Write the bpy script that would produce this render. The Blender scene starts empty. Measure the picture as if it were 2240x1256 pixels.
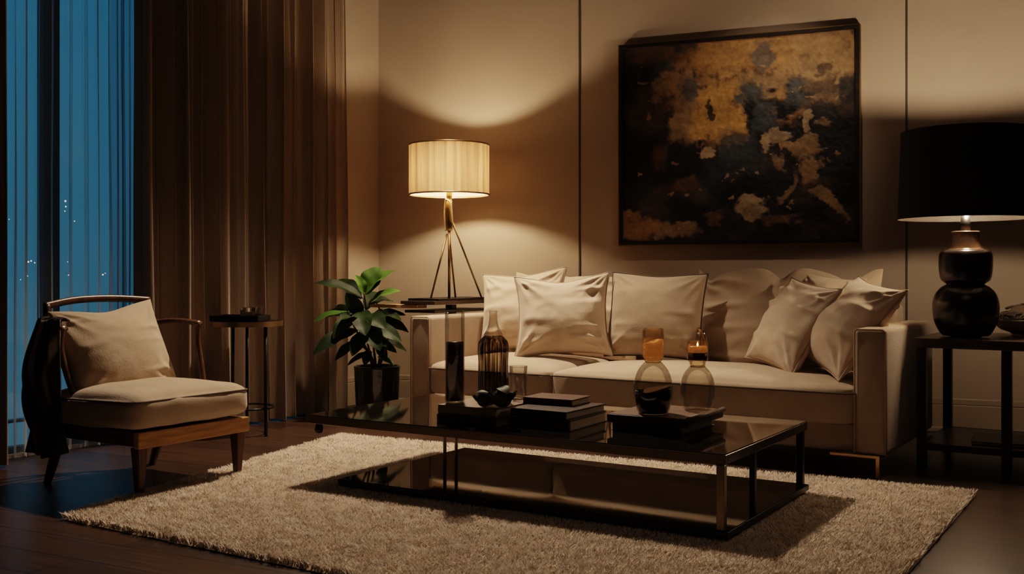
import bpy, bmesh, math, random
import numpy as np
from mathutils import Vector, Matrix, noise as mn

random.seed(7)
PI = math.pi
R = math.radians
scn = bpy.context.scene
COL = scn.collection

# ------------------------------------------------------------------ camera model
FPX, CX, HY, CAMZ = 2283.0, 1120.0, 600.0, 0.86

def ray(px, py):
    return Vector(((px - CX) / FPX, 1.0, -(py - HY) / FPX))

def at(px, py, y):                       # point at depth y
    r = ray(px, py)
    return Vector((r.x * y, y, CAMZ + r.z * y))

# ------------------------------------------------------------------ object helpers
def tag(o, label=None, cat=None, group=None, kind=None):
    if label: o['label'] = label
    if cat: o['category'] = cat
    if group: o['group'] = group
    if kind: o['kind'] = kind
    return o

def empty(name, loc, rz=0.0, label=None, cat=None, group=None):
    o = bpy.data.objects.new(name, None)
    o.empty_display_size = 0.1
    COL.objects.link(o)
    o.location = loc
    o.rotation_euler = (0, 0, rz)
    return tag(o, label, cat, group)

def link(name, me, mat, parent=None, loc=(0, 0, 0), rot=None, smooth=True):
    o = bpy.data.objects.new(name, me)
    COL.objects.link(o)
    if mat is not None: me.materials.append(mat)
    if smooth: me.polygons.foreach_set('use_smooth', [True] * len(me.polygons))
    if parent is not None: o.parent = parent
    o.location = loc
    if rot is not None: o.rotation_euler = rot
    return o

def obj(name, bm, mat, parent=None, loc=(0, 0, 0), rot=None, smooth=True, auto=None):
    me = bpy.data.meshes.new(name)
    bmesh.ops.recalc_face_normals(bm, faces=bm.faces)
    if auto is not None:
        for e in bm.edges:
            if len(e.link_faces) == 2 and e.calc_face_angle(0) > R(auto): e.smooth = False
    bm.to_mesh(me); bm.free()
    return link(name, me, mat, parent, loc, rot, smooth)

def subsurf(o, lv=1):
    m = o.modifiers.new('sub', 'SUBSURF'); m.levels = lv; m.render_levels = lv
    return o

def B(): return bmesh.new()

def add_box(bm, size, c=(0, 0, 0), bev=0.0, seg=2, rot=None):
    g = bmesh.ops.create_cube(bm, size=1.0)
    vs = g['verts']
    bmesh.ops.scale(bm, vec=size, verts=vs)
    if bev > 0:
        es = list({e for v in vs for e in v.link_edges})
        r = bmesh.ops.bevel(bm, geom=es, offset=bev, segments=seg, profile=0.5, affect='EDGES')
        vs = list({v for f in r['faces'] for v in f.verts} | {v for v in vs if v.is_valid})
    if rot is not None: bmesh.ops.rotate(bm, matrix=rot, verts=vs)
    bmesh.ops.translate(bm, vec=c, verts=vs)
    return vs

def add_tube(bm, pts, r, n=12, cap=True, flat=None):
    """swept tube; r number or list; flat=(a,b) scales the section axes"""
    pts = [Vector(p) for p in pts]
    if not isinstance(r, (list, tuple)): r = [r] * len(pts)
    rings = []
    up = None
    for i, p in enumerate(pts):
        if i == 0: t = pts[1] - pts[0]
        elif i == len(pts) - 1: t = pts[-1] - pts[-2]
        else: t = (pts[i + 1] - pts[i - 1])
        t.normalize()
        if up is None:
            up = Vector((0, 0, 1)) if abs(t.z) < 0.9 else Vector((0, 1, 0))
        a = t.cross(up)
        if a.length < 1e-5: a = t.cross(Vector((1, 0, 0)))
        a.normalize()
        b = a.cross(t).normalized()
        up = b
        fa, fb = flat if flat else (1, 1)
        rings.append([bm.verts.new(p + a * (math.cos(2 * PI * k / n) * r[i] * fa) + b * (math.sin(2 * PI * k / n) * r[i] * fb)) for k in range(n)])
    for i in range(len(rings) - 1):
        for k in range(n):
            bm.faces.new((rings[i][k], rings[i][(k + 1) % n], rings[i + 1][(k + 1) % n], rings[i + 1][k]))
    if cap:
        bm.faces.new(rings[0][::-1]); bm.faces.new(rings[-1])

def add_lathe(bm, prof, n=48, c=(0, 0, 0), cap0=True, cap1=True, sq=None):
    c = Vector(c)
    rings = []
    for (r, z) in prof:
        rings.append([bm.verts.new(c + Vector((r * math.cos(2 * PI * k / n), r * math.sin(2 * PI * k / n), z))) for k in range(n)])
    for i in range(len(rings) - 1):
        for k in range(n):
            bm.faces.new((rings[i][k], rings[i][(k + 1) % n], rings[i + 1][(k + 1) % n], rings[i + 1][k]))
    if cap0: bm.faces.new(rings[0][::-1])
    if cap1: bm.faces.new(rings[-1])

def spline(pts, n=8):
    pts = [Vector(p) for p in pts]
    out = []
    for i in range(len(pts) - 1):
        p0 = pts[max(i - 1, 0)]; p1 = pts[i]; p2 = pts[i + 1]; p3 = pts[min(i + 2, len(pts) - 1)]
        for k in range(n):
            t = k / n
            out.append(0.5 * ((2 * p1) + (p2 - p0) * t + (2 * p0 - 5 * p1 + 4 * p2 - p3) * t * t + (3 * p1 - p0 - 3 * p2 + p3) * t ** 3))
    out.append(pts[-1])
    return out

def prof(pts, n=6):
    return [(p.x, p.y) for p in spline([(a, b, 0) for a, b in pts], n)]

def ss(a, b, x):
    t = min(1, max(0, (x - a) / (b - a)))
    return t * t * (3 - 2 * t)

# ------------------------------------------------------------------ materials
def nmat(name):
    m = bpy.data.materials.new(name); m.use_nodes = True
    nt = m.node_tree
    return m, nt, nt.nodes['Principled BSDF'], nt.nodes['Material Output']

def N(nt, t, **kw):
    n = nt.nodes.new(t)
    for k, v in kw.items():
        if k in n.inputs: n.inputs[k].default_value = v
        else: setattr(n, k, v)
    return n

def rgb(c): return (c[0], c[1], c[2], 1)

def mat(name, c, rough=0.5, metal=0.0, var=0.12, vscale=6.0, bump=0.0, bscale=200.0, spec=0.5, sheen=0.0, coat=0.0, stretch=None, c2=None):
    m, nt, p, out = nmat(name)
    tc = N(nt, 'ShaderNodeTexCoord')
    src = tc.outputs['Object']
    if stretch:
        mp = N(nt, 'ShaderNodeMapping'); mp.inputs['Scale'].default_value = stretch
        nt.links.new(src, mp.inputs['Vector']); src = mp.outputs['Vector']
    nz = N(nt, 'ShaderNodeTexNoise', Scale=vscale, Detail=5.0)
    nt.links.new(src, nz.inputs['Vector'])
    cr = N(nt, 'ShaderNodeValToRGB')
    lo = [x * (1 - var) for x in c] if c2 is None else c2
    hi = [min(1, x * (1 + var)) for x in c]
    cr.color_ramp.elements[0].color = rgb(lo); cr.color_ramp.elements[0].position = 0.3
    cr.color_ramp.elements[1].color = rgb(hi); cr.color_ramp.elements[1].position = 0.7
    nt.links.new(nz.outputs['Fac'], cr.inputs['Fac'])
    nt.links.new(cr.outputs['Color'], p.inputs['Base Color'])
    p.inputs['Roughness'].default_value = rough
    p.inputs['Metallic'].default_value = metal
    p.inputs['Specular IOR Level'].default_value = spec
    if sheen: p.inputs['Sheen Weight'].default_value = sheen; p.inputs['Sheen Roughness'].default_value = 0.6
    if coat: p.inputs['Coat Weight'].default_value = coat; p.inputs['Coat Roughness'].default_value = 0.05
    if bump:
        n2 = N(nt, 'ShaderNodeTexNoise', Scale=bscale, Detail=3.0)
        nt.links.new(src, n2.inputs['Vector'])
        b = N(nt, 'ShaderNodeBump', Strength=bump, Distance=0.004)
        nt.links.new(n2.outputs['Fac'], b.inputs['Height'])
        nt.links.new(b.outputs['Normal'], p.inputs['Normal'])
    return m

def linen(name, c):
    m, nt, p, out = nmat(name)
    tc = N(nt, 'ShaderNodeTexCoord')
    nz = N(nt, 'ShaderNodeTexNoise', Scale=9.0, Detail=6.0)
    nt.links.new(tc.outputs['Object'], nz.inputs['Vector'])
    cr = N(nt, 'ShaderNodeValToRGB')
    cr.color_ramp.elements[0].color = rgb([x * 0.9 for x in c]); cr.color_ramp.elements[0].position = 0.3
    cr.color_ramp.elements[1].color = rgb([x * 1.06 for x in c]); cr.color_ramp.elements[1].position = 0.7
    nt.links.new(nz.outputs['Fac'], cr.inputs['Fac']); nt.links.new(cr.outputs['Color'], p.inputs['Base Color'])
    p.inputs['Roughness'].default_value = 0.9
    p.inputs['Specular IOR Level'].default_value = 0.2
    p.inputs['Sheen Weight'].default_value = 0.25; p.inputs['Sheen Roughness'].default_value = 0.5
    hs = []
    for sc in ((420, 60, 60), (60, 420, 60), (60, 60, 420)):
        mp = N(nt, 'ShaderNodeMapping'); mp.inputs['Scale'].default_value = sc
        nt.links.new(tc.outputs['Object'], mp.inputs['Vector'])
        w = N(nt, 'ShaderNodeTexNoise', Scale=1.0, Detail=2.0)
        nt.links.new(mp.outputs['Vector'], w.inputs['Vector']); hs.append(w)
    a1 = N(nt, 'ShaderNodeMath', operation='ADD'); a2 = N(nt, 'ShaderNodeMath', operation='ADD')
    nt.links.new(hs[0].outputs['Fac'], a1.inputs[0]); nt.links.new(hs[1].outputs['Fac'], a1.inputs[1])
    nt.links.new(a1.outputs[0], a2.inputs[0]); nt.links.new(hs[2].outputs['Fac'], a2.inputs[1])
    b = N(nt, 'ShaderNodeBump', Strength=0.25, Distance=0.003)
    nt.links.new(a2.outputs[0], b.inputs['Height']); nt.links.new(b.outputs['Normal'], p.inputs['Normal'])
    return m

def wood(name, c1, c2, rough=0.4, stretch=(3, 30, 30), coat=0.0):
    m, nt, p, out = nmat(name)
    tc = N(nt, 'ShaderNodeTexCoord'); mp = N(nt, 'ShaderNodeMapping')
    mp.inputs['Scale'].default_value = stretch
    nt.links.new(tc.outputs['Object'], mp.inputs['Vector'])
    nz = N(nt, 'ShaderNodeTexNoise', Scale=1.5, Detail=8.0, Distortion=0.6)
    nt.links.new(mp.outputs['Vector'], nz.inputs['Vector'])
    cr = N(nt, 'ShaderNodeValToRGB')
    cr.color_ramp.elements[0].color = rgb(c1); cr.color_ramp.elements[0].position = 0.35
    cr.color_ramp.elements[1].color = rgb(c2); cr.color_ramp.elements[1].position = 0.68
    nt.links.new(nz.outputs['Fac'], cr.inputs['Fac']); nt.links.new(cr.outputs['Color'], p.inputs['Base Color'])
    p.inputs['Roughness'].default_value = rough
    p.inputs['Coat Weight'].default_value = coat
    return m

def thin_glass(name, tint=(0.9, 0.9, 0.88), edge=(0.25, 0.22, 0.18), refl=0.10):
    """single-walled clear glass: transparent in the middle, darker tint and reflection at the rims"""
    m = bpy.data.materials.new(name); m.use_nodes = True
    nt = m.node_tree; nt.nodes.clear()
    out = N(nt, 'ShaderNodeOutputMaterial')
    lw = N(nt, 'ShaderNodeLayerWeight', Blend=0.35)
    pw = N(nt, 'ShaderNodeMath', operation='POWER'); pw.inputs[1].default_value = 5.0
    nt.links.new(lw.outputs['Facing'], pw.inputs[0])
    mx = N(nt, 'ShaderNodeMix', data_type='RGBA')
    mx.inputs[6].default_value = rgb(tint); mx.inputs[7].default_value = rgb(edge)
    nt.links.new(pw.outputs[0], mx.inputs[0])
    tr = N(nt, 'ShaderNodeBsdfTransparent'); nt.links.new(mx.outputs[2], tr.inputs['Color'])
    gl = N(nt, 'ShaderNodeBsdfGlossy', Roughness=0.03)
    fr = N(nt, 'ShaderNodeFresnel', IOR=1.45)
    ad = N(nt, 'ShaderNodeMath', operation='MULTIPLY_ADD'); ad.inputs[1].default_value = 0.45; ad.inputs[2].default_value = refl * 0.3
    nt.links.new(fr.outputs[0], ad.inputs[0])
    ms = N(nt, 'ShaderNodeMixShader')
    nt.links.new(ad.outputs[0], ms.inputs[0]); nt.links.new(tr.outputs[0], ms.inputs[1]); nt.links.new(gl.outputs[0], ms.inputs[2])
    nt.links.new(ms.outputs[0], out.inputs['Surface'])
    return m

def emis(name, c, s):
    m = bpy.data.materials.new(name); m.use_nodes = True
    nt = m.node_tree; nt.nodes.clear()
    out = N(nt, 'ShaderNodeOutputMaterial'); e = N(nt, 'ShaderNodeEmission', Strength=s); e.inputs['Color'].default_value = rgb(c)
    nt.links.new(e.outputs[0], out.inputs['Surface'])
    return m

M = {}
M['linen'] = linen('linen_cream', (0.60, 0.475, 0.36))
M['linen_sofa'] = linen('linen_sofa', (0.455, 0.355, 0.262))
M['linen_mid'] = linen('linen_mid', (0.42, 0.325, 0.235))
M['linen_chair'] = linen('linen_chair', (0.47, 0.365, 0.265))
M['piping_dark'] = mat('piping_dark', (0.10, 0.075, 0.055), 0.9)
M['piping'] = mat('piping_cream', (0.42, 0.335, 0.25), 0.9)
M['wall'] = mat('wall_paint', (0.45, 0.375, 0.30), 0.75, var=0.04, vscale=2.5, bump=0.05, bscale=90)
M['groove'] = mat('groove_dark', (0.07, 0.055, 0.042), 0.6)
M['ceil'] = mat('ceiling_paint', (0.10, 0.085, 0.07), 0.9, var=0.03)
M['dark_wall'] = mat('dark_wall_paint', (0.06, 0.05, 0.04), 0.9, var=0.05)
M['base'] = mat('baseboard_paint', (0.42, 0.35, 0.27), 0.45, var=0.04)
M['chair_wood'] = wood('walnut_wood', (0.055, 0.024, 0.010), (0.13, 0.058, 0.022), 0.35, (30, 30, 3))
M['apron_wood'] = wood('oak_apron', (0.30, 0.15, 0.048), (0.52, 0.28, 0.095), 0.38, (4, 40, 40))
M['black_metal'] = mat('black_metal', (0.015, 0.014, 0.014), 0.35, 0.6, var=0.1)
M['bronze'] = mat('bronze_metal', (0.16, 0.12, 0.075), 0.28, 0.9, var=0.12)
M['brass'] = mat('brass_metal', (0.55, 0.38, 0.17), 0.28, 1.0, var=0.1)
M['brass_dark'] = mat('aged_brass', (0.30, 0.20, 0.10), 0.35, 0.9, var=0.1)
M['gold_trim'] = mat('gold_trim', (0.40, 0.27, 0.12), 0.35, 0.9, var=0.1)
M['black_wood'] = wood('black_stained_wood', (0.010, 0.008, 0.007), (0.028, 0.020, 0.015), 0.35, (4, 40, 40))
M['table_wood'] = wood('dark_table_wood', (0.035, 0.022, 0.014), (0.08, 0.05, 0.03), 0.3, (4, 40, 40))
M['leather'] = mat('dark_leather', (0.030, 0.018, 0.012), 0.42, var=0.25, vscale=14, bump=0.2, bscale=160)
M['leather_top'] = mat('brown_cloth_cover', (0.13, 0.078, 0.048), 0.5, var=0.2, vscale=10, bump=0.15, bscale=200)
M['red_leather'] = mat('oxblood_cover', (0.075, 0.028, 0.018), 0.4, var=0.2, vscale=10)
M['pages'] = mat('book_pages', (0.30, 0.23, 0.16), 0.8, var=0.15, stretch=(2, 2, 220))
M['black_cloth'] = mat('black_shade_cloth', (0.006, 0.006, 0.007), 0.85, var=0.1, bump=0.1, bscale=400)
M['shade_lining'] = mat('shade_lining', (0.035, 0.025, 0.016), 0.6)
M['ceramic'] = mat('dark_glazed_ceramic', (0.014, 0.008, 0.006), 0.27, var=0.4, vscale=5, coat=0.12, c2=(0.006, 0.005, 0.005))
M['ceramic_brown'] = mat('brown_glaze', (0.11, 0.060, 0.032), 0.22, var=0.4, vscale=12, coat=0.2, c2=(0.05, 0.022, 0.012))
M['pale_ceramic'] = mat('pale_ceramic', (0.50, 0.43, 0.33), 0.4, var=0.06)
M['dried'] = mat('dried_moss', (0.034, 0.022, 0.010), 0.9, var=0.6, vscale=30)
M['pot'] = mat('pot_glaze', (0.013, 0.012, 0.013), 0.16, var=0.4, vscale=20, coat=0.4, bump=0.35, bscale=22)
M['soil'] = mat('potting_soil', (0.02, 0.014, 0.01), 0.95, var=0.4, bump=0.6, bscale=60)
M['stem'] = mat('plant_stem', (0.055, 0.045, 0.022), 0.7, var=0.3)
M['cream_cord'] = mat('cream_cord', (0.62, 0.52, 0.38), 0.7)
M['tan_wood'] = wood('tan_wood', (0.50, 0.30, 0.13), (0.68, 0.43, 0.20), 0.45, (4, 30, 30))
M['bulb'] = emis('lit_bulb', (1.0, 0.73, 0.47), 780.0)
M['bulb_dim'] = emis('lit_bulb_dim', (1.0, 0.73, 0.49), 700.0)
M['bulb_up'] = emis('lit_bulb_upper', (1.0, 0.73, 0.49), 1700.0)
M['glass'] = thin_glass('clear_glass', (0.96, 0.95, 0.93), (0.55, 0.50, 0.42), .2)
M['smoke_glass'] = thin_glass('smoky_glass', (0.86, 0.83, 0.77), (0.26, 0.22, 0.17), .25)
M['amber_glass'] = thin_glass('amber_glass', (0.97, 0.87, 0.70), (0.60, 0.33, 0.14), 0.4)
M['pane'] = thin_glass('window_glass', (0.9, 0.95, 0.97), (0.5, 0.55, 0.6))
M['dark_liquid'] = mat('dark_liquid', (0.006, 0.005, 0.006), 0.06, var=0.1, coat=0.5)
M['wine'] = mat('dark_red_wax', (0.055, 0.011, 0.012), 0.25, var=0.35, vscale=8, coat=0.3)
M['glowing_amber'] = mat('glowing_amber', (0.80, 0.36, 0.10), 0.25, var=0.2, vscale=34, coat=0.4, c2=(0.30, 0.10, 0.025))
for k_, c_, e_ in (('glowing_amber', (1.0, .36, .09), .16),):  # weak emission and bright amber stand in for light caught in the wax
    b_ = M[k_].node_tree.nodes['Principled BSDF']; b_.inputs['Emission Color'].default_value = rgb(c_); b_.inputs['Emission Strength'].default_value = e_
M['dark_wax'] = mat('brown_wax', (0.045, 0.016, 0.008), 0.3, var=0.4, vscale=20, coat=0.3)
M['flame'] = emis('candle_flame', (1.0, 0.6, 0.25), 10.0)
M['petal'] = mat('dark_petal', (0.022, 0.022, 0.015), 0.6, spec=.25, var=0.4, vscale=18)

# bronze bottle glass; streaks of refracted light painted into its tint
m = thin_glass('fluted_bronze_glass', (.5, .4, .25), (.04, .03, .02), .5)
nt = m.node_tree
mxn = [n_ for n_ in nt.nodes if n_.type == 'MIX'][0]
tc = N(nt, 'ShaderNodeTexCoord'); mp = N(nt, 'ShaderNodeMapping'); mp.inputs['Scale'].default_value = (75, 75, 2.5); nt.links.new(tc.outputs['Object'], mp.inputs['Vector'])
nz = N(nt, 'ShaderNodeTexNoise', Scale=1.0, Detail=3.0); nt.links.new(mp.outputs['Vector'], nz.inputs['Vector'])
cr = N(nt, 'ShaderNodeValToRGB'); cr.color_ramp.elements[0].color = (.09, .07, .05, 1); cr.color_ramp.elements[0].position = .42; cr.color_ramp.elements[1].color = (.92, .84, .68, 1); cr.color_ramp.elements[1].position = .60
nt.links.new(nz.outputs['Fac'], cr.inputs['Fac']); nt.links.new(cr.outputs['Color'], mxn.inputs[6])
M['streaked_bronze'] = m

# smoked table glass: mostly mirror at a low angle, a little see-through
m = bpy.data.materials.new('smoked_table_glass'); m.use_nodes = True
nt = m.node_tree; nt.nodes.clear()
out = N(nt, 'ShaderNodeOutputMaterial')
tr = N(nt, 'ShaderNodeBsdfTransparent'); tr.inputs['Color'].default_value = (0.07, 0.06, 0.05, 1)
df = N(nt, 'ShaderNodeBsdfDiffuse'); df.inputs['Color'].default_value = (0.022, 0.017, 0.012, 1)
gl = N(nt, 'ShaderNodeBsdfGlossy', Roughness=0.035); gl.inputs['Color'].default_value = (0.85, 0.80, 0.72, 1)
tcg = N(nt, 'ShaderNodeTexCoord'); nzg = N(nt, 'ShaderNodeTexNoise', Scale=7.0, Detail=4.0); nt.links.new(tcg.outputs['Object'], nzg.inputs['Vector'])
mrg = N(nt, 'ShaderNodeMapRange'); mrg.inputs[3].default_value = 0.02; mrg.inputs[4].default_value = 0.07
nt.links.new(nzg.outputs['Fac'], mrg.inputs[0]); nt.links.new(mrg.outputs[0], gl.inputs['Roughness'])
m1 = N(nt, 'ShaderNodeMixShader'); m1.inputs[0].default_value = 0.5
nt.links.new(tr.outputs[0], m1.inputs[1]); nt.links.new(df.outputs[0], m1.inputs[2])
fr = N(nt, 'ShaderNodeFresnel', IOR=1.5)
m2 = N(nt, 'ShaderNodeMixShader'); nt.links.new(fr.outputs[0], m2.inputs[0]); nt.links.new(m1.outputs[0], m2.inputs[1]); nt.links.new(gl.outputs[0], m2.inputs[2])
nt.links.new(m2.outputs[0], out.inputs['Surface'])
M['smoked'] = m

# floor planks
SOFA_YAW = R(-33)
m, nt, p, out = nmat('floor_planks')
tc = N(nt, 'ShaderNodeTexCoord'); mp = N(nt, 'ShaderNodeMapping'); mp.inputs['Rotation'].default_value = (0, 0, R(27))
nt.links.new(tc.outputs['Object'], mp.inputs['Vector'])
br = N(nt, 'ShaderNodeTexBrick', Scale=1.0); br.inputs['Brick Width'].default_value = 1.9; br.inputs['Row Height'].default_value = 0.17
br.inputs['Mortar Size'].default_value = 0.0025; br.inputs['Color1'].default_value = (0.060, 0.032, 0.019, 1); br.inputs['Color2'].default_value = (0.036, 0.020, 0.013, 1)
br.inputs['Mortar'].default_value = (0.008, 0.005, 0.004, 1); br.offset = 0.37
nt.links.new(mp.outputs['Vector'], br.inputs['Vector'])
m2 = N(nt, 'ShaderNodeMapping'); m2.inputs['Scale'].default_value = (2, 36, 1); nt.links.new(mp.outputs['Vector'], m2.inputs['Vector'])
nz = N(nt, 'ShaderNodeTexNoise', Scale=1.2, Detail=8.0, Distortion=0.5); nt.links.new(m2.outputs['Vector'], nz.inputs['Vector'])
mr = N(nt, 'ShaderNodeMapRange'); mr.inputs[3].default_value = 0.55; mr.inputs[4].default_value = 1.4; nt.links.new(nz.outputs['Fac'], mr.inputs[0])
mx = N(nt, 'ShaderNodeMix', data_type='RGBA', blend_type='MULTIPLY'); mx.inputs[0].default_value = 1.0
nt.links.new(br.outputs['Color'], mx.inputs[6]); nt.links.new(mr.outputs[0], mx.inputs[7]); nt.links.new(mx.outputs[2], p.inputs['Base Color'])
mr2 = N(nt, 'ShaderNodeMapRange'); mr2.inputs[3].default_value = 0.24; mr2.inputs[4].default_value = 0.42; nt.links.new(nz.outputs['Fac'], mr2.inputs[0]); nt.links.new(mr2.outputs[0], p.inputs['Roughness'])
bp = N(nt, 'ShaderNodeBump', Strength=0.3, Distance=0.002); nt.links.new(br.outputs['Fac'], bp.inputs['Height']); bp.invert = True; nt.links.new(bp.outputs['Normal'], p.inputs['Normal'])
M['floor'] = m

# translucent pleated lamp shade
m = bpy.data.materials.new('pleated_shade_fabric'); m.use_nodes = True
nt = m.node_tree; nt.nodes.clear()
out = N(nt, 'ShaderNodeOutputMaterial')
tc = N(nt, 'ShaderNodeTexCoord'); mp = N(nt, 'ShaderNodeMapping'); mp.inputs['Scale'].default_value = (34, 34, 1.2)
nt.links.new(tc.outputs['Object'], mp.inputs['Vector'])
nz = N(nt, 'ShaderNodeTexNoise', Scale=1.0, Detail=4.0); nt.links.new(mp.outputs['Vector'], nz.inputs['Vector'])
cr = N(nt, 'ShaderNodeValToRGB'); cr.color_ramp.elements[0].color = (0.115, 0.056, 0.025, 1); cr.color_ramp.elements[0].position = 0.3
cr.color_ramp.elements[1].color = (0.34, 0.215, 0.118, 1); cr.color_ramp.elements[1].position = 0.68
nt.links.new(nz.outputs['Fac'], cr.inputs['Fac'])
tl = N(nt, 'ShaderNodeBsdfTranslucent'); d = N(nt, 'ShaderNodeBsdfDiffuse'); d.inputs['Color'].default_value = (0.62, 0.50, 0.36, 1)
nt.links.new(cr.outputs['Color'], tl.inputs['Color'])
ms = N(nt, 'ShaderNodeMixShader'); ms.inputs[0].default_value = 0.72
nt.links.new(tl.outputs[0], ms.inputs[1]); nt.links.new(d.outputs[0], ms.inputs[2]); nt.links.new(ms.outputs[0], out.inputs['Surface'])
M['shade'] = m

# heavy drape
M['drape'] = mat('taupe_drape', (0.30, 0.225, 0.16), 0.92, var=0.12, vscale=4, bump=0.25, bscale=1.0, stretch=(160, 160, 20), sheen=0.3)
# sheer voile
m = bpy.data.materials.new('sheer_voile'); m.use_nodes = True
nt = m.node_tree; nt.nodes.clear()
out = N(nt, 'ShaderNodeOutputMaterial')
tr = N(nt, 'ShaderNodeBsdfTransparent'); tr.inputs['Color'].default_value = (0.96, 0.98, 1.0, 1)
tl = N(nt, 'ShaderNodeBsdfTranslucent'); tl.inputs['Color'].default_value = (0.60, 0.62, 0.64, 1)
d = N(nt, 'ShaderNodeBsdfDiffuse'); d.inputs['Color'].default_value = (0.42, 0.40, 0.38, 1)
a = N(nt, 'ShaderNodeMixShader'); a.inputs[0].default_value = 0.4; nt.links.new(tl.outputs[0], a.inputs[1]); nt.links.new(d.outputs[0], a.inputs[2])
lw = N(nt, 'ShaderNodeLayerWeight', Blend=0.5)
tc = N(nt, 'ShaderNodeTexCoord'); mp = N(nt, 'ShaderNodeMapping'); mp.inputs['Scale'].default_value = (40, 40, 0.6); nt.links.new(tc.outputs['Object'], mp.inputs['Vector'])
nz = N(nt, 'ShaderNodeTexNoise', Scale=1.0, Detail=3.0); nt.links.new(mp.outputs['Vector'], nz.inputs['Vector'])
mr = N(nt, 'ShaderNodeMapRange'); mr.inputs[3].default_value = 0.26; mr.inputs[4].default_value = 0.85; nt.links.new(lw.outputs['Facing'], mr.inputs[0])
ml = N(nt, 'ShaderNodeMath', operation='MULTIPLY'); nt.links.new(mr.outputs[0], ml.inputs[0])
mr2 = N(nt, 'ShaderNodeMapRange'); mr2.inputs[3].default_value = 0.8; mr2.inputs[4].default_value = 1.2; nt.links.new(nz.outputs['Fac'], mr2.inputs[0]); nt.links.new(mr2.outputs[0], ml.inputs[1])
ms = N(nt, 'ShaderNodeMixShader'); nt.links.new(ml.outputs[0], ms.inputs[0]); nt.links.new(tr.outputs[0], ms.inputs[1]); nt.links.new(a.outputs[0], ms.inputs[2])
nt.links.new(ms.outputs[0], out.inputs['Surface'])
M['sheer'] = m

# leaf
m, nt, p, out = nmat('leaf_green')
tc = N(nt, 'ShaderNodeTexCoord'); nz = N(nt, 'ShaderNodeTexNoise', Scale=7.0, Detail=3.0); nt.links.new(tc.outputs['Object'], nz.inputs['Vector'])
cr = N(nt, 'ShaderNodeValToRGB'); cr.color_ramp.elements[0].color = (0.012, 0.030, 0.006, 1); cr.color_ramp.elements[0].position = .3
cr.color_ramp.elements[1].color = (0.045, 0.095, 0.013, 1); cr.color_ramp.elements[1].position = .7
nt.links.new(nz.outputs['Fac'], cr.inputs['Fac']); nt.links.new(cr.outputs['Color'], p.inputs['Base Color']); p.inputs['Roughness'].default_value = 0.55; p.inputs['Specular IOR Level'].default_value = 0.25
M['leaf'] = m
M['lamplit_leaf'] = m.copy(); r_ = [n_ for n_ in M['lamplit_leaf'].node_tree.nodes if n_.type == 'VALTORGB'][0]
r_.color_ramp.elements[0].color = (.035, .085, .012, 1); r_.color_ramp.elements[1].color = (.10, .21, .03, 1)  # lit leaves: lamplight painted in as a brighter green
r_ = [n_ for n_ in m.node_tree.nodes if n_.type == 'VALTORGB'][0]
r_.color_ramp.elements[0].color = (.006, .014, .004, 1); r_.color_ramp.elements[1].color = (.020, .042, .008, 1)  # remaining leaves: shade painted in as a darker green

# rug pile, throw
M['rug'] = mat('rug_backing', (0.50, 0.42, 0.33), 0.95, var=0.15, vscale=30)
M['pile'] = mat('rug_pile', (0.78, 0.67, 0.555), 0.9, var=0.10, vscale=16, sheen=0.2)
m, nt, p, out = nmat('striped_throw')
tc = N(nt, 'ShaderNodeTexCoord'); wv = N(nt, 'ShaderNodeTexWave', Scale=3.2, Distortion=2.0); wv.bands_direction = 'Y'
nt.links.new(tc.outputs['Object'], wv.inputs['Vector'])
cr = N(nt, 'ShaderNodeValToRGB'); cr.color_ramp.elements[0].color = (0.018, 0.015, 0.014, 1); cr.color_ramp.elements[0].position = .86
cr.color_ramp.elements[1].color = (0.30, 0.25, 0.19, 1); cr.color_ramp.elements[1].position = .97
nt.links.new(wv.outputs['Fac'], cr.inputs['Fac']); nt.links.new(cr.outputs['Color'], p.inputs['Base Color']); p.inputs['Roughness'].default_value = .9
M['throw'] = m

# ------------------------------------------------------------------ the room
C0 = Vector((-0.905, 7.08, 0))                       # far corner
WD = Vector((math.cos(R(23)), -math.sin(R(23)), 0))  # along the back wall, to the right
WN = Vector((-math.sin(R(23)), -math.cos(R(23)), 0)) # into the room
LD = Vector((-math.sin(R(33)), -math.cos(R(33)), 0)) # along the window wall, toward the camera
LN = Vector((math.cos(R(33)), -math.sin(R(33)), 0))  # into the room
H = 3.05
BW = C0 + WD * 5.0
LW = C0 + LD * 5.2
FR_ = Vector((BW.x, -1.6, 0)); FL_ = Vector((LW.x, -1.6, 0))

def on_line(px, origin, d):
    """distance along origin + t*d (on plan) at which pixel column px is met"""
    k = (px - CX) / FPX
    return (k * origin.y - origin.x) / (d.x - k * d.y)

def wall_quad_box(name, a, b, n_out, m, z0=0, z1=H, th=0.12):
    bm = B()
    o = n_out * th
    v = [bm.verts.new(q) for q in (
        Vector((a.x, a.y, z0)), Vector((b.x, b.y, z0)), Vector((b.x, b.y, z0)) + o, Vector((a.x, a.y, z0)) + o,
        Vector((a.x, a.y, z1)), Vector((b.x, b.y, z1)), Vector((b.x, b.y, z1)) + o, Vector((a.x, a.y, z1)) + o)]
    for f in ((0, 1, 2, 3), (4, 5, 6, 7), (0, 1, 5, 4), (1, 2, 6, 5), (2, 3, 7, 6), (3, 0, 4, 7)):
        bm.faces.new([v[i] for i in f])
    return bm

def structure(name, bm, m, parent=None, smooth=False):
    o = obj(name, bm, m, parent, smooth=smooth)
    if parent is None: o['kind'] = 'structure'
    return o

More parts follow.
